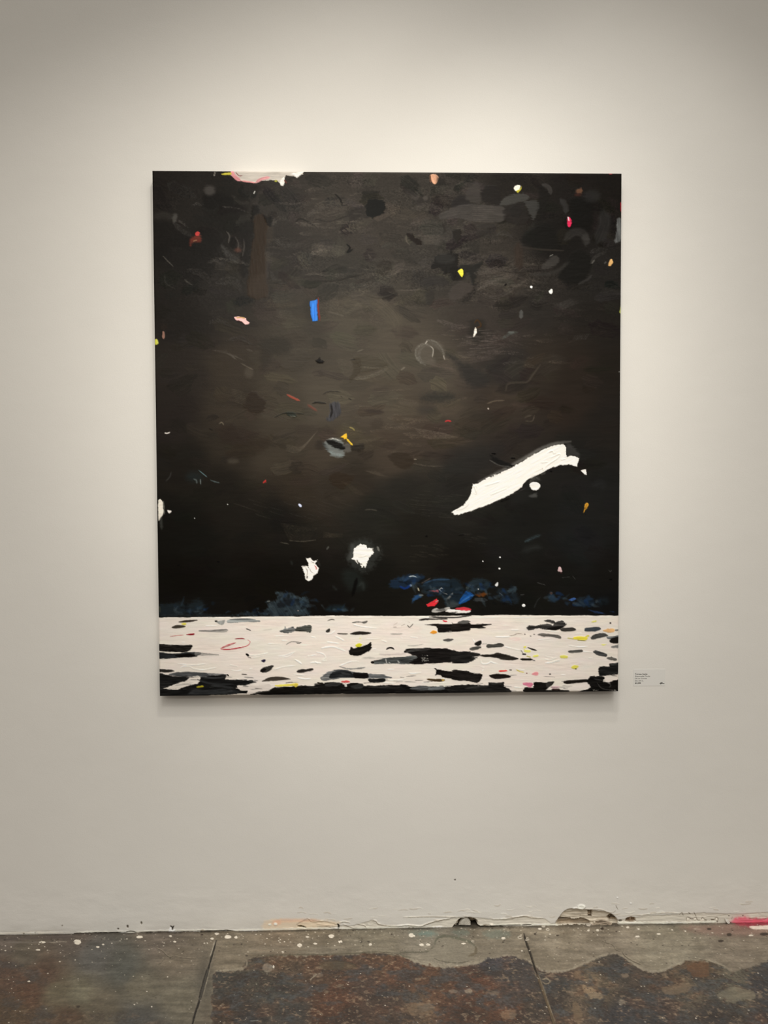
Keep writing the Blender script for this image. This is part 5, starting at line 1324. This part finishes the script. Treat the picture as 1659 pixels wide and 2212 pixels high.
w1, w2 = 9 * fbm(px_ / 30, py_ / 14, 1, 4), 6 * fbm(px_ / 30, py_ / 14, 7, 4)
dim = [q for q in FP if q[0] < 460 or sum(q[2]) < 262 or q[1] > 2085]
clean = [q for q in FP if q[0] < 460 or (sum(q[2]) > 280 and q[1] < 2085)]
f_clean, f_dim = field(clean, px_ + w1, py_ + w2, 42.0), field(dim, px_ + w1, py_ + w2, 42.0)
# stained, mottled zone
mask = np.zeros(px_.shape)
tmp = Paint(px_, py_, (0, 0, 0))
KZ = dict(smooth=False, soft=1.3, rough=6, h=0, tex=0, rscale=9)
tmp.poly('P', [(452, 2260), (462, 2110), (468, 2098), (525, 2094), (532, 2076), (545, 2066), (700, 2064), (770, 2061), (820, 2058), (866, 2064), (900, 2080), (962, 2090), (1020, 2083), (1056, 2070), (1100, 2065), (1135, 2072), (1160, 2090), (1180, 2100), (1230, 2096), (1290, 2070), (1332, 2060), (1352, 2072), (1393, 2097), (1430, 2098), (1470, 2080), (1484, 2073), (1540, 2080), (1582, 2100), (1640, 2085), (1700, 2060), (1700, 2260)], (255, 255, 255), **KZ)
tmp.poly('P', [(-60, 2075), (40, 2080), (120, 2100), (90, 2130), (80, 2160), (150, 2185), (320, 2195), (400, 2260), (-60, 2260)], (150, 150, 150), smooth=True, soft=10, rough=8, h=0, tex=0, rscale=14)
mask = tmp.C[..., 0] / 255.0
right = sst(440, 470, px_)
mk = (mask * right + (1 - right) * .5)[..., None]
fl.C[:] = (f_clean * (1 - mk) + f_dim * mk) * (1 - 0.07 * (mask * right)[..., None])
hx, hy = FX * 1000, FY * 1000
n1 = fbm(hx / 55, hy / 45, 2, 5)
n2 = fbm(hx / 38, hy / 30, 6, 5)
n3 = fbm(hx / 9, hy / 7, 9, 4)
n4 = fbm(hx / 5, hy / 4.5, 12, 3)
rust, slate, dark, tan = (np.array(c, float) for c in ((88, 61, 47), (60, 63, 66), (48, 40, 36), (128, 112, 92)))
C = fl.C
for colr, nn_, lo, hi, amt in ((rust, n1, .0, .35, .42), (slate, n2, .02, .36, .55), (dark, n3 * .5 + n1 * -.6, .08, .26, .75), (tan, n3 * .7 + n2 * -.4, .24, .36, .5), (slate * 1.12, n4 * .5 + n2 * .6, .22, .42, .4)):
    a = (sst(lo, hi, nn_) * amt * mask)[..., None]
    C[:] = C * (1 - a) + colr * a
C *= (1 + (0.08 + 0.26 * mask)[..., None] * n3[..., None] + (0.05 + 0.20 * mask)[..., None] * n4[..., None])
C *= (1 + 0.16 * (1 - mask)[..., None] * fbm(px_ / 50, py_ / 5, 4, 4)[..., None])
C *= 1 + ((1 - mask) * 0.16 * fbm(px_ / 26, py_ / 12, 11, 4))[..., None] * np.array([1, 1.05, 1.15])
fl.Z += mask * (-1.2) + 0.5 * n3 * (0.3 + mask) + 0.25 * n4
PF = lambda reg, pts, col, **k: fl.poly(reg, pts, col, **{**dict(edge=0, h=0), **k})
SF = lambda reg, pts, w, col, **k: fl.stroke(reg, pts, w, col, **{**dict(edge=0, h=0), **k})
# worn rim where the clean concrete ends
for q in ([(468, 2097), (525, 2092), (534, 2074)], [(864, 2063), (905, 2079), (962, 2088), (1022, 2081), (1056, 2068)], [(1135, 2070), (1160, 2088), (1180, 2098), (1230, 2094), (1290, 2068), (1332, 2058)], [(1352, 2070), (1393, 2095), (1430, 2096), (1470, 2078), (1484, 2071), (1540, 2077), (1582, 2097)]):
    SF('P', q, 4.5, (154, 145, 128), op=.8, rough=3.0, soft=1.4, h=.4, dry=.5)
SF('P', [(545, 2064), (640, 2062), (700, 2062), (770, 2059), (820, 2056), (862, 2062)], 3, (78, 72, 58), op=.6, rough=1.5)
SF('P', [(690, 2078), (720, 2074), (760, 2080), (772, 2088)], 2.4, (62, 52, 42), op=.8)
PF('P', [(690, 2080), (720, 2075), (760, 2081), (770, 2090), (730, 2094), (700, 2092)], (86, 74, 56), op=.6, soft=3)
# pale washes and the ring-shaped wet stain
SF('N', [(0, 380), (200, 372), (480, 366)], 22, (82, 72, 68), op=.75, soft=2, rough=2)
SF('N', [(40, 400), (140, 402), (380, 398)], 12, (120, 112, 104), op=.6, dry=.4)
SF('O', [(0, 440), (250, 440), (520, 435), (860, 440), (1080, 420)], 14, (134, 126, 111), op=.45, soft=3)
SF('O', [(0, 470), (200, 458), (420, 466)], 9, (138, 130, 114), op=.5, soft=2)
SF('O', [(620, 440), (760, 428), (900, 436)], 8, (92, 84, 72), op=.4, soft=2)
PF('O', [(1190, 385), (1230, 362), (1330, 372), (1400, 398), (1440, 430), (1435, 480), (1380, 520), (1280, 530), (1190, 515), (1100, 500), (1180, 440)], (130, 123, 108), op=.7, soft=2.5, rough=3)
SF('O', [(1185, 410), (1195, 380), (1240, 362), (1300, 368), (1360, 384), (1410, 402), (1445, 430)], 16, (88, 88, 74), op=.8, rough=2, soft=1.5)
SF('O', [(1445, 430), (1442, 470), (1400, 490)], 14, (90, 80, 62), op=.7, rough=2, soft=1.5)
SF('O', [(1180, 425), (1130, 460), (1020, 466), (960, 470), (980, 490), (1040, 500)], 9, (92, 88, 74), op=.75, rough=2)
SF('O', [(1180, 505), (1240, 525), (1350, 532), (1430, 510)], 5, (84, 80, 66), op=.7, rough=1.5)
SF('O', [(1060, 515), (1180, 535), (1330, 548), (1450, 535), (1530, 498)], 11, (152, 144, 127), op=.65, rough=3.5, dry=.4)
for x, y, a, b in ((1110, 345, 95, 24), (1350, 340, 60, 20), (1580, 350, 90, 30)):
    fl.spot('O', x, y, a, b, (112, 124, 114), op=.5, soft=5, rough=7, h=0)
fl.spot('O', 1130, 345, 50, 12, (104, 130, 124), op=.5, soft=4, rough=5, h=0)
PF('Q', [(1100, 300), (1300, 290), (1440, 275), (1560, 290), (1700, 320), (1700, 350), (1400, 360), (1200, 340)], (146, 112, 102), op=.5, soft=8, rough=4)
PF('X', [(1060, 250), (1330, 240), (1700, 230), (1700, 322), (1500, 322), (1330, 345), (1200, 330), (1100, 300)], (178, 66, 82), op=.85, soft=4, rough=3, tex=.2)
PF('X', [(1318, 352), (1360, 332), (1450, 336), (1580, 326), (1720, 328), (1720, 395), (1560, 396), (1450, 400), (1370, 385)], (226, 212, 200), rough=1.2, h=1.2, tex=.05)
# saw-cut joints
SF('N', [(1384, 386), (1362, 465), (1335, 560), (1300, 680), (1276, 775), (1230, 930)], 30, (112, 104, 92), op=.6, soft=2.5)
SF('N', [(1384, 388), (1360, 470), (1334, 562)], 10, (38, 34, 28), h=-4, taper=(.25, 0))
SF('N', [(1334, 562), (1300, 680), (1277, 772)], 19, (66, 62, 56), h=-3, taper=(.1, .1))
SF('N', [(1326, 566), (1290, 684), (1270, 770)], 5, (30, 26, 22), h=-2)
SF('N', [(1277, 772), (1250, 850), (1226, 940)], 11, (32, 27, 23), h=-4, taper=(0, 0))
SF('N', [(1376, 392), (1352, 470), (1345, 492)], 6, (176, 168, 152), op=.7)
SF('N', [(1345, 560), (1322, 660), (1300, 740)], 6, (136, 128, 112), op=.7)
SF('Q', [(97, 345), (130, 450), (170, 570), (200, 660)], 24, (122, 112, 96), op=.45, soft=2.5)
SF('Q', [(97, 343), (112, 400), (135, 465), (170, 570), (190, 625)], 12, (36, 30, 24), h=-4, taper=(.1, .25))
SF('Q', [(180, 600), (205, 665), (245, 780), (300, 945)], 17, (88, 74, 56), h=-2.5, taper=(.15, 0))
SF('Q', [(186, 600), (214, 665), (254, 780), (308, 945)], 4, (150, 138, 118), op=.7)
SF('Q', [(174, 600), (196, 668), (236, 782), (288, 945)], 4, (44, 36, 28), op=.8, h=-1.5)
# cracks
for reg, q, w in (('Q', [(600, 395), (612, 400), (640, 410), (665, 420), (680, 440), (690, 452), (720, 462)], 4), ('Q', [(725, 462), (745, 490), (790, 520), (850, 548)], 6), ('Q', [(612, 400), (608, 430)], 4), ('N', [(1000, 440), (1040, 458), (1080, 495), (1115, 488)], 5), ('N', [(1115, 488), (1180, 502), (1260, 506)], 4), ('N', [(1010, 550), (1060, 500)], 3),
                  ('Q', [(1160, 500), (1270, 520), (1380, 560)], 4), ('X', [(960, 720), (1040, 780), (1040, 830)], 8), ('X', [(1040, 660), (1100, 740)], 7), ('O', [(820, 470), (900, 478), (960, 490)], 4)):
    SF(reg, q, w, (74, 66, 54), op=.75, h=-.8)
    SF(reg, [(a, b - w) for a, b in q], w * .7, (158, 148, 130), op=.5)
# splashes of white paint
SPL = [('N', 270, 402, 22, 6), ('N', 495, 400, 24, 16), ('N', 625, 432, 11, 6), ('N', 660, 416, 9, 5), ('N', 242, 450, 15, 5), ('N', 893, 368, 20, 9), ('N', 1092, 362, 10, 5), ('N', 1118, 398, 10, 5), ('N', 1388, 347, 14, 8), ('N', 1458, 368, 21, 12), ('N', 1510, 370, 11, 8), ('N', 1358, 378, 11, 7),
       ('N', 184, 440, 5, 3), ('N', 35, 425, 4, 3), ('N', 70, 432, 5, 3), ('N', 395, 425, 4, 3), ('N', 812, 380, 4, 3), ('N', 1050, 407, 5, 3), ('N', 1308, 407, 6, 3), ('N', 1326, 407, 4, 3), ('N', 716, 408, 4, 3), ('N', 55, 638, 4, 3), ('N', 185, 650, 8, 4), ('N', 970, 814, 5, 4), ('N', 860, 800, 5, 3), ('N', 940, 716, 5, 3), ('N', 1072, 624, 4, 3),
       ('O', 520, 362, 18, 12), ('O', 318, 421, 16, 11), ('O', 367, 367, 11, 6), ('O', 418, 410, 13, 6), ('O', 578, 398, 12, 10), ('O', 770, 416, 9, 8), ('O', 1032, 357, 15, 14), ('O', 1050, 362, 8, 6), ('O', 1098, 418, 15, 8), ('O', 1140, 416, 14, 7), ('O', 1622, 376, 12, 8), ('O', 1367, 410, 14, 5),
       ('O', 210, 464, 8, 4), ('O', 150, 556, 5, 10), ('O', 372, 350, 5, 3), ('O', 108, 376, 5, 3), ('O', 186, 374, 4, 3), ('O', 194, 384, 4, 3), ('O', 184, 392, 4, 3), ('O', 192, 402, 4, 5), ('O', 542, 422, 4, 3), ('O', 498, 410, 4, 3), ('O', 220, 398, 4, 3), ('O', 260, 400, 4, 3), ('O', 38, 352, 6, 3), ('O', 95, 412, 4, 4),
       ('Q', 510, 287, 17, 12), ('Q', 198, 316, 12, 7), ('Q', 222, 298, 11, 10), ('Q', 510, 327, 8, 6), ('Q', 568, 325, 9, 7), ('Q', 825, 365, 15, 6), ('Q', 762, 305, 10, 8), ('Q', 828, 317, 10, 5), ('Q', 960, 348, 12, 5), ('Q', 1550, 358, 14, 5), ('Q', 444, 312, 5, 3), ('Q', 265, 350, 5, 4), ('Q', 232, 386, 5, 3), ('Q', 568, 356, 4, 3), ('Q', 1130, 330, 5, 4), ('Q', 84, 456, 5, 4), ('Q', 1045, 322, 5, 4), ('Q', 590, 305, 6, 3)]
for reg, x, y, a, b in SPL:
    fl.spot(reg, x, y, a, b, (224, 215, 200), h=.6, soft=.6, rough=.9)
for reg, x, y, a, b, o in (('O', 680, 390, 14, 7, .5), ('Q', 1175, 415, 18, 8, .35), ('Q', 1205, 316, 22, 8, .4), ('Q', 345, 328, 10, 7, .45), ('O', 700, 460, 20, 4, .5), ('O', 770, 556, 12, 7, .5), ('N', 400, 398, 30, 4, .5), ('N', 345, 402, 30, 5, .5), ('O', 435, 610, 34, 12, .3), ('O', 112, 562, 32, 30, .45), ('N', 660, 380, 12, 4, .4), ('O', 1300, 712, 30, 12, .4), ('O', 1400, 710, 26, 14, .5)):
    fl.spot(reg, x, y, a, b, (170, 160, 144), op=o, h=.2, soft=1.2, rough=1.4)
for reg, x, y, r in (('Q', 120, 380, 11), ('Q', 72, 370, 13), ('U', 510, 605, 22), ('V', 25, 585, 25)):
    k_ = REG[reg][2]
    SF(reg, [(x + r * math.cos(t), y + .6 * r * math.sin(t)) for t in np.linspace(0, 5.6, 9)], 1.6 * k_, (212, 203, 188), h=.4)
for reg, x, y, a, b in (('Q', 1410, 352, 16, 10), ('Q', 1634, 349, 27, 10), ('Q', 1357, 393, 18, 8), ('Q', 1282, 315, 14, 7), ('Q', 598, 313, 10, 8), ('Q', 168, 348, 8, 5), ('Q', 312, 357, 9, 4), ('N', 30, 386, 7, 5), ('N', 1292, 352, 8, 5), ('N', 370, 382, 5, 4), ('N', 652, 382, 4, 3), ('O', 906, 350, 6, 4), ('O', 1620, 400, 7, 4), ('O', 250, 574, 5, 4), ('N', 500, 812, 12, 8), ('N', 820, 716, 4, 3), ('O', 575, 388, 5, 4), ('N', 1546, 412, 6, 4)):
    fl.spot(reg, x, y, a, b, (52, 43, 36), op=.9, h=-.5, soft=.9)
# tan and pale worn patches in the dark zone
for q, c in (([(468, 680), (500, 678), (560, 710), (600, 735), (560, 765), (510, 740), (480, 710)], (150, 130, 104)), ([(705, 775), (725, 765), (742, 785), (715, 798)], (128, 118, 104)), ([(720, 600), (750, 598), (762, 618), (735, 620)], (124, 108, 92)), ([(415, 600), (440, 580), (460, 615), (430, 625)], (118, 98, 78)),
             ([(1340, 740), (1420, 690), (1540, 700), (1580, 760), (1480, 770), (1440, 790)], (118, 112, 96)), ([(400, 800), (440, 790), (470, 880), (430, 910)], (114, 96, 76)), ([(1150, 540), (1270, 530), (1280, 610), (1180, 620)], (96, 68, 48)), ([(980, 690), (1130, 660), (1160, 700), (1020, 740)], (114, 98, 80))):
    PF('Q', q, c, op=.7, soft=2, rough=6, tex=.1, rscale=7)
SF('Q', [(210, 640), (240, 630), (265, 650), (240, 665), (212, 650)], 8, (146, 134, 112), op=.7)
SF('Q', [(190, 590), (230, 600), (270, 580)], 8, (150, 138, 118), op=.5)
for q, c in (([(1010, 820), (1120, 780), (1180, 830), (1060, 870)], (132, 112, 90)), ([(1370, 705), (1410, 700), (1420, 720), (1380, 730)], (140, 124, 104)), ([(1490, 720), (1560, 705), (1590, 740), (1540, 735)], (136, 118, 98)), ([(1600, 850), (1690, 830), (1690, 880), (1620, 880)], (140, 120, 98))):
    PF('O', q, c, op=.5, soft=2, rough=6, tex=.12, rscale=7)
SF('O', [(383, 642), (400, 625), (428, 602)], 7, (150, 140, 122), op=.8)
SF('O', [(0, 902), (58, 898)], 6, (150, 156, 150), op=.8)
# fine specks
for k in range(900):
    x = rs.uniform(-10, 1670)
    f0 = 2019.5 - 26 * x / 1659
    y = f0 + (rs.exponential(24) if rs.rand() < .55 else rs.uniform(0, 215))
    r = rs.uniform(.45, 1.15) * (1.5 if rs.rand() < .12 else 1)
    if rs.rand() < .74:
        fl.spot('P', x, y, r * 1.25, r * .8, (205, 196, 180), op=rs.uniform(.4, 1), h=.2, soft=.5, rough=.3)
    else:
        fl.spot('P', x, y, r * 1.6, r, (52, 44, 38), op=.7, h=-.2, soft=.6, rough=.3)
# darker uneven strip along the wall
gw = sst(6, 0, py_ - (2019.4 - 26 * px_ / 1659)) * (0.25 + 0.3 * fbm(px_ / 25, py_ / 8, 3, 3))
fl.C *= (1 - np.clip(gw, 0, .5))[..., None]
fco = np.stack([FX, FY, FZ + 0.001 * np.clip(fl.Z, -5, 2.5)], -1)


def ffn(a, b):
    c = np.array([92, 80, 67.0]) * (1 + .25 * fbm(a * 3, b * 3, 2, 4)[:, None])
    r = sst(.0, .4, fbm(a * 4, b * 4, 7, 4))[:, None]
    c = c * (1 - .5 * r) + np.array([92, 62, 46.0]) * .5 * r
    k = sst(.05, .3, fbm(a * 16, b * 16, 5, 5))[:, None]
    return np.stack([a, b, 0 * a + FZ], -1), lin((c * (1 - .5 * k) + np.array([52, 50, 50.0]) * .5 * k) * (1 + .2 * fbm(a * 60, b * 60, 9, 3)[:, None])) * KF


a0, a1, b0, b1 = fxs[0], fxs[-1], fys[0], fys[-1]
floor = grid_mesh('floor', fco, lin(np.clip(fl.C, 0, 255)) * KF, len(fys), len(fxs), M_FLOOR,
                  join([patch(-5, a0, 60, b0, b1, 10, ffn), patch(a1, 5, 60, b0, b1, 10, ffn), patch(-2, 2, 400, b1, -1.5, 100, ffn), patch(-5, -2, 40, b1, -1.5, 14, ffn), patch(2, 5, 40, b1, -1.5, 14, ffn), patch(-5, 5, 120, -1.5, -6.5, 60, ffn)]))
floor['kind'] = 'structure'

# ------------------------------------------------------------------ loose bits at the wall foot
def slab(name, reg, pts, plane_y, thick, material, label, cat, lean=0.0, bev=0.15, zmin=0.0005):
    ox, oy, k = REG[reg]
    w = np.array([back(ox + x / k, oy + y / k, 1, plane_y) for x, y in pts])
    zmin = zmin + FZ
    w[:, 2] -= w[:, 2].min() - zmin
    c = w.mean(0)
    base = np.array([c[0], plane_y, zmin])
    n_ = len(w)
    V_ = []
    for lay, (s_, dy) in enumerate(((1 - bev, -thick), (1.0, -thick * .6), (1.0, 0.0))):
        for p in w:
            q = np.array([c[0] + (p[0] - c[0]) * s_, plane_y + dy, c[2] + (p[2] - c[2]) * s_])
            q[1] += lean * q[2] + 0.0012 * math.sin(9 * lay + 700 * p[0])
            V_.append(tuple(q - base))
    F_ = [tuple(range(n_))]
    for a in range(2):
        for j in range(n_):
            F_.append((a * n_ + j, (a + 1) * n_ + j, (a + 1) * n_ + (j + 1) % n_, a * n_ + (j + 1) % n_))
    F_.append(tuple(reversed(range(2 * n_, 3 * n_))))
    o = simple_mesh(name, V_, F_, material)
    o.location = base
    o['label'] = label
    o['category'] = cat
    return o


slab('plaster_chunk', 'U', [(250, 355), (262, 318), (300, 262), (325, 238), (345, 218), (375, 214), (405, 222), (440, 258), (462, 290), (466, 355), (380, 360)], 0.014, 0.010, M_PLASTER,
     'pale broken lump of plaster sitting inside the small hole at the wall foot', 'plaster chunk', zmin=0.0015)
slab('paint_flake', 'X', [(888, 252), (930, 262), (955, 296), (978, 322), (950, 332), (925, 326), (902, 292)], -0.004, 0.0018, M_CHIP,
     'small curled white flake standing against the wall beside the red paint', 'paint flake', lean=.25, zmin=0.0012)

# ------------------------------------------------------------------ wall label
pa, pb = back(1367.5, 1445.5), back(1437, 1481.5)
LX0, LX1, LZ1, LZ0 = pa[0], pb[0], pa[2], pb[2]
TH = 0.0005
card_root = bpy.data.objects.new('wall_label', None)
COL.objects.link(card_root)
card_root.empty_display_size = 0.03
card_root.location = (LX0, 0, LZ0)
card_root['label'] = 'small white caption card with five printed lines on the wall right of the canvas'
card_root['category'] = 'label'
w_, h_ = LX1 - LX0, LZ1 - LZ0
e_ = 0.0006
cv = [(e_, -TH, e_), (w_ - e_, -TH, e_), (w_ - e_, -TH, h_ - e_), (e_, -TH, h_ - e_), (0, -TH * .6, 0), (w_, -TH * .6, 0), (w_, -TH * .6, h_), (0, -TH * .6, h_), (0, -0.0001, 0), (w_, -0.0001, 0), (w_, -0.0001, h_), (0, -0.0001, h_)]
cf = [(0, 1, 2, 3), (0, 4, 5, 1), (1, 5, 6, 2), (2, 6, 7, 3), (3, 7, 4, 0), (4, 8, 9, 5), (5, 9, 10, 6), (6, 10, 11, 7), (7, 11, 8, 4), (11, 10, 9, 8)]
card = simple_mesh('card', cv, cf, M_CARD, card_root)
dg = bpy.context.evaluated_depsgraph_get()


def text_line(txt, px0, px1, base_px, bold=False, italic=False):
    cu = bpy.data.curves.new('text_line', 'FONT')
    cu.body = txt
    cu.size = 0.0056
    cu.offset = 0.00016 if bold else 0.00003
    cu.shear = 0.22 if italic else 0.0
    cu.extrude = 0.00004
    cu.resolution_u = 3
    tmpo = bpy.data.objects.new('text_tmp', cu)
    COL.objects.link(tmpo)
    bpy.context.view_layer.update()
    me = bpy.data.meshes.new_from_object(tmpo.evaluated_get(bpy.context.evaluated_depsgraph_get()))
    bpy.data.objects.remove(tmpo)
    bpy.data.curves.remove(cu)
    a = back(px0, base_px)
    b = back(px1, base_px)
    vs = np.array([v.co[:] for v in me.vertices])
    sx = (b[0] - a[0]) / (vs[:, 0].max() - vs[:, 0].min())
    for v in me.vertices:
        x, y, z = v.co
        v.co = (a[0] - LX0 + (x - vs[:, 0].min()) * sx, -TH - 0.00006 - z, a[2] - LZ0 + y)
    me.materials.clear()
    me.materials.append(M_INK)
    me.name = 'text_line'
    o = bpy.data.objects.new('text_line', me)
    COL.objects.link(o)
    o.parent = card_root
    return o


zx = lambda x: 1350 + x / 15.08
zy = lambda y: 1430 + y / 15.08
text_line('Tyrone Layne', zx(325), zx(730), zy(413), bold=True)
text_line('Reasonable Doubt', zx(325), zx(820), zy(485), italic=True)
text_line('Oil on Canvas', zx(320), zx(715), zy(558))
text_line('60 x 54 in.', zx(322), zx(602), zy(632))
text_line('$3,500', zx(328), zx(514), zy(706), bold=True)
hw = [[(712, 800), (760, 735), (795, 665)], [(725, 800), (780, 780), (800, 700)], [(872, 640), (845, 760), (815, 900)], [(880, 785), (905, 700), (950, 645), (992, 680), (960, 730), (905, 770), (985, 775)], [(985, 775), (1030, 790), (1050, 765), (1085, 800), (1120, 762), (1150, 800), (1190, 770)]]
hw = [[(1410 + x / 47.4, 1460 + y / 47.4) for x, y in q] for q in hw]


def px_card(x, y):
    p = back(x, y)
    return (p[0] - LX0, -TH - 0.00008, p[2] - LZ0)


V, Fc = ribbon(hw, 0.75, px_card, None)
simple_mesh('handwritten_note', V, Fc, M_INK, card_root)

# ------------------------------------------------------------------ lights
def spot(name, loc, aim, power, angle, blend, size, color):
    l = bpy.data.lights.new(name, 'SPOT')
    l.energy = power
    l.spot_size = math.radians(angle)
    l.spot_blend = blend
    l.shadow_soft_size = size
    l.color = color
    o = bpy.data.objects.new(name, l)
    COL.objects.link(o)
    o.location = loc
    d = Vector(aim) - Vector(loc)
    o.rotation_euler = d.to_track_quat('-Z', 'Y').to_euler()
    return o


WARM = (1.0, 0.93, 0.80)
spot('track_spotlight', (-0.008, -1.508, 3.576), (-0.288, 0, 0.6), 54, 78.1, 0.67, 0.06, (1.0, 0.945, 0.85))
spot('track_spotlight', (0.359, -1.055, 3.474), (0.9, 0, 0.9), 51.9, 71.9, 1.0, 0.06, (1.0, 0.965, 0.89))
spot('track_spotlight', (0.666, -2.002, 4.321), (-0.145, 0, 0.179), 33.8, 68.3, 0.57, 0.06, (1.0, 0.96, 0.90))
spot('track_spotlight', (-0.365, -2.468, 3.481), (-0.9, 0, 1.585), 30.1, 41.5, 0.84, 0.06, (1.0, 0.95, 0.87))
spot('fill_light', (0.505, -3.291, 4.20), (-0.015, 0, 0.067), 375, 38.4, 0.94, 1.2, (1.0, 0.985, 0.945))  # unseen broad fill, added to soften the canvas shadow
spot('fill_light', (-0.347, -3.351, 2.60), (-0.035, 0, 1.6), 203.7, 34.4, 0.77, 0.3, (1.0, 0.95, 0.86))  # second unseen fill, added to brighten the wall
wd = bpy.data.worlds.new('room_light')
S.world = wd
wd.use_nodes = True
nt = wd.node_tree
bg = nt.nodes['Background']
# a dim gallery behind the viewer under a brighter, lamp-lit ceiling
tcw = nt.nodes.new('ShaderNodeTexCoord')
sep = nt.nodes.new('ShaderNodeSeparateXYZ')
nt.links.new(tcw.outputs['Generated'], sep.inputs[0])
mrw = nt.nodes.new('ShaderNodeMapRange')
mrw.interpolation_type = 'SMOOTHSTEP'
mrw.inputs[1].default_value = -0.1
mrw.inputs[2].default_value = 0.75
mrw.inputs[3].default_value = 0.16
mrw.inputs[4].default_value = 0.94
nt.links.new(sep.outputs['Z'], mrw.inputs[0])
nt.links.new(mrw.outputs[0], bg.inputs[1])
bg.inputs[0].default_value = (1.0, 0.945, 0.855, 1)
